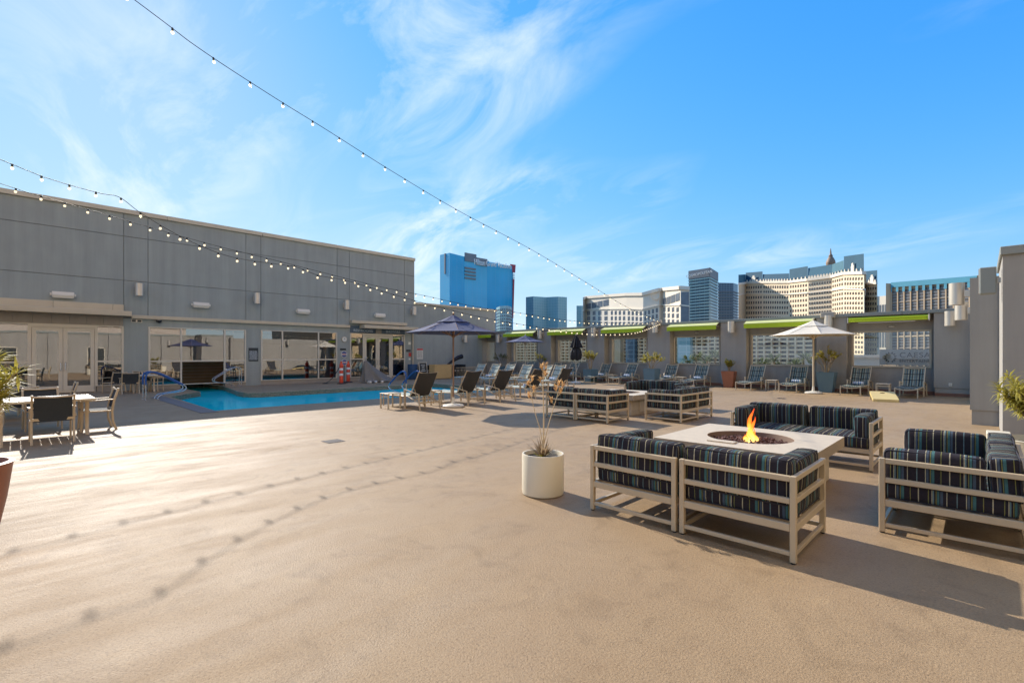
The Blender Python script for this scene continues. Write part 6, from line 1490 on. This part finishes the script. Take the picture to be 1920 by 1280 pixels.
for i, (pxa, pxb, hgt, lab) in enumerate(((797.5, 806, 0.85, 'black equipment case beside the sandwich board'), (806.5, 814.5, 0.82, 'black equipment case left of the plywood crate'), (849, 860, 0.80, 'black equipment case right of the plywood crate'), (861, 872, 0.86, 'black equipment case farthest right along the low wing'))):
    y0, d0 = onx(pxa, -26.4); y1, _ = onx(pxb, -26.4); r = empty('equipment_case', (-26.6, (y0+y1)/2, 0)); w = (y1-y0)/2-0.02
    MB().cbox(-0.3, 0.3, -w, w, 0.06, hgt, 0.02).build('body', 'black_plastic', r); MB().cbox(-0.31, 0.31, -w-0.005, w+0.005, hgt+0.001, hgt+0.06, 0.015).build('lid', 'black_plastic', r)
    for yy in (-w*0.5, w*0.5): MB().cbox(0.301, 0.325, yy-0.06, yy+0.06, hgt*0.55, hgt*0.70, 0.006).build('latch', 'silver', r)
    for sx in (-1,1):
        for sy in (-1,1): MB().lathe([(0.03,0),(0.035,0.03),(0.02,0.059)], 10, (sx*0.24, sy*(w-0.06), 0)).build('caster', 'grate', r)
    tag(r, lab, 'case', 'black cases along the low wing')
y0, d0 = onx(843, -26.2); y1, d1 = onx(873, -26.2); r = empty('covered_parasol', (-26.5, y0, 0.0)); tag(r, 'folded parasol in a black cover leaning diagonally over the cases', 'parasol')
za, zb = zat(684, d0), zat(668, d1); L_ = y1-y0
MB().tube([(0,0,za),(0,L_*0.3,za+(zb-za)*0.38),(0,L_*0.7,za+(zb-za)*0.86),(0,L_*0.92,zb),(0,L_,zb-0.10)], 0.12, 10, radii=[0.05,0.10,0.15,0.17,0.06]).build('cover', 'black_cloth', r, smooth=True); MB().tube([(0,0,za),(0,-0.4,za-0.35)], 0.02, 8).build('pole_end', 'silver', r)
y0, d0 = onx(884, -25.6)
r = empty('folded_lounger_stack', (-25.3, y0-0.5, 0)); tag(r, 'stack of folded loungers at the far corner behind the pale loungers', 'lounger stack')
for k in range(5):
    b = MB(); z = 0.20+k*0.13
    for sx in (-0.3, 0.3): b.bar((sx,-0.9,z),(sx,0.9,z+0.02),0.035)
    b.bar((-0.3,-0.9,z),(0.3,-0.9,z),0.03); b.bar((-0.3,0.9,z+0.02),(0.3,0.9,z+0.02),0.03); f_ = b.build('frame', 'champagne', r); MB().box(-0.28,0.28,-0.88,0.88,z-0.006,z+0.006).build('sling', 'sling_dark', f_)
for sx in (-0.28,0.28):
    for sy in (-0.8,0.8): MB().bar((sx,sy,0),(sx,sy,0.2),0.035).build('leg', 'champagne', r)
# bean-bag toss board by the rear wall
q0, q1 = gp(1637, 752.5), gp(1686, 754.5); r = empty('toss_board', ((q0.x+q1.x)/2, (q0.y+q1.y)/2, 0), math.atan2(q1.y-q0.y, q1.x-q0.x)); tag(r, 'sloping yellow toss board with a round hole before the rightmost lounger', 'game board')
w, L_ = (q1-q0).length/2, 1.15; N = 24; b = MB(); hy, hr = L_*0.80, 0.08
def tilt(x, y, dz=0.0): return (x, y, 0.09+0.20*y/L_+dz)
ri, ro = [], []
for k in range(N):
    a = 2*math.pi*(k+0.5)/N; ca, sa = math.cos(a), math.sin(a); tx = (w/abs(ca)) if abs(ca) > 1e-6 else 9; ty = ((L_-hy)/sa if sa > 0 else hy/-sa); t = min(tx, ty); ri.append((ca*hr, hy+sa*hr)); ro.append((ca*t, hy+sa*t))
for sx in (-1,1):
    for yy in (0, L_):
        i = min(range(N), key=lambda i: (ro[i][0]-sx*w)**2+(ro[i][1]-yy)**2); ro[i] = (sx*w, yy)
for k in range(N):
    j = (k+1) % N
    b.quad(tilt(*ri[k]), tilt(*ro[k]), tilt(*ro[j]), tilt(*ri[j])); b.quad(tilt(*ri[k],-0.015), tilt(*ri[k]), tilt(*ri[j]), tilt(*ri[j],-0.015))
b.build('board_top', 'board_yellow', r)
b = MB(); b.quad((-w,0,0.0),(w,0,0.0),tilt(w,0,-0.002),tilt(-w,0,-0.002)); b.quad((-w,0,0),tilt(-w,0,-0.002),tilt(-w,L_,-0.002),(-w,L_,0.19)); b.quad((w,0,0),(w,L_,0.19),tilt(w,L_,-0.002),tilt(w,0,-0.002)); b.build('side_frame', 'board_yellow', r)
for sx in (-1,1): MB().cbox(sx*(w-0.03)-0.02, sx*(w-0.03)+0.02, L_-0.06, L_-0.02, 0, 0.25, 0.004).build('leg', 'board_yellow', r)

# ------------------------------------------------------------------ string lights
bulb_src = None
def make_string(path, spacing, label, start=0.0):
    """path = 3-D points; cable plus hanging bulbs"""
    global bulb_src
    pts = curve_pts(path, 14); r = empty('string_lights', tuple(pts[0])); o = pts[0]
    P3 = [q-o for q in pts]
    MB().tube(P3, 0.006, 5).build('cable', 'cable', r)
    acc = -start; last = P3[0]
    for a, c in zip(P3, P3[1:]):
        L = (c-a).length
        while acc+spacing <= L+1e-9 or acc < 0 and False:
            acc += spacing; q = a.lerp(c, acc/L)
            if bulb_src is None:
                b = MB(); b.lathe([(0.0,-0.092),(0.011,-0.090),(0.020,-0.080),(0.0235,-0.066),(0.020,-0.052),(0.011,-0.040)], 10, cap0=False, cap1=True); bo = b.build('bulb', 'bulb_glass', r, smooth=True, weld=True)
                s_ = MB(); s_.lathe([(0.012,-0.042),(0.015,-0.040),(0.015,0.006),(0.007,0.010)], 8); so_ = s_.build('socket', 'cable', bo); bulb_src = (bo, so_); bo.location = q
            else:
                bo = bpy.data.objects.new('bulb', bulb_src[0].data); COL.objects.link(bo); bo.parent = r; bo.location = q
                so_ = bpy.data.objects.new('socket', bulb_src[1].data); COL.objects.link(so_); so_.parent = bo
            bo.rotation_euler = (random.uniform(-.15,.15), random.uniform(-.15,.15), 0)
        acc -= L
    tag(r, label, 'string lights', 'festoon string lights'); return r
AX, AD = ony(1238, YP-0.1); ANCH = Vector((AX, YP-0.1, zat(603, AD)))
def on_plan(px, py, P0, P1):
    """point of the vertical plane through P0-P1 on a sight line"""
    t = (px-CXP)/FOC; rx_, ry_ = -SN+CS*t, CS+SN*t; dx, dy = P1[0]-P0[0], P1[1]-P0[1]
    d = (P0[0]*dy-P0[1]*dx)/(rx_*dy-ry_*dx); return Vector((rx_*d, ry_*d, zat(py, d)))
far3 = [on_plan(px, py, (-13.6, 0), (-13.3, 25)) for px, py in ((0,344),(82,369),(208,405),(319,437),(416,463.5),(500,484),(598,509),(706,536),(795,554),(888,574),(977,587),(1054,599),(1110,604),(1180,605.5))]
make_string([far3[0]+Vector((0,-4,0.9))]+far3+[ANCH], 0.36, 'string of bulbs running level with the trim of the pool house to the rear wall')
far2 = [on_plan(px, py, (-11.5, 0), (-11.9, 25)) for px, py in ((0,299),(95,336),(186,362),(224,370),(268,402),(344,446),(418,477),(480,490),(552,500),(598,516.5),(650,526),(741,553),(819,574.5),(901,594),(983,609),(1072,621),(1135,625),(1193,621.5))]
make_string([far2[0]+Vector((0,-4,1.2))]+far2+[ANCH+Vector((0.02,0,-0.06))], 0.36, 'string of bulbs with a kink at the left, crossing the other string')
near1 = [on_plan(px, py, (-8.74, 1.19), (AX, YP)) for px, py in ((252,0),(375,92),(508,179),(613,244),(738,323),(863,397),(1000,470),(1100,530),(1180,578))]
make_string([near1[0]+Vector((0.5,-3.5,1.1))]+near1+[ANCH+Vector((-0.02,0,0.05))], 0.60, 'long high string of bulbs sweeping from the top left down to the rear wall')
b = empty('string_anchor', (ANCH.x, YP-0.06, ANCH.z-0.15)); MB().cbox(-0.03,0.03,-0.05,0.055,-0.12,0.26,0.005).build('plate', 'silver', b); MB().tube([(0,-0.04,0.15),(0,-0.09,0.17),(0,-0.09,0.13),(0,-0.05,0.12)], 0.012, 6).build('hook', 'steel', b); tag(b, 'metal hook where the light strings meet on the rear wall', 'hook')
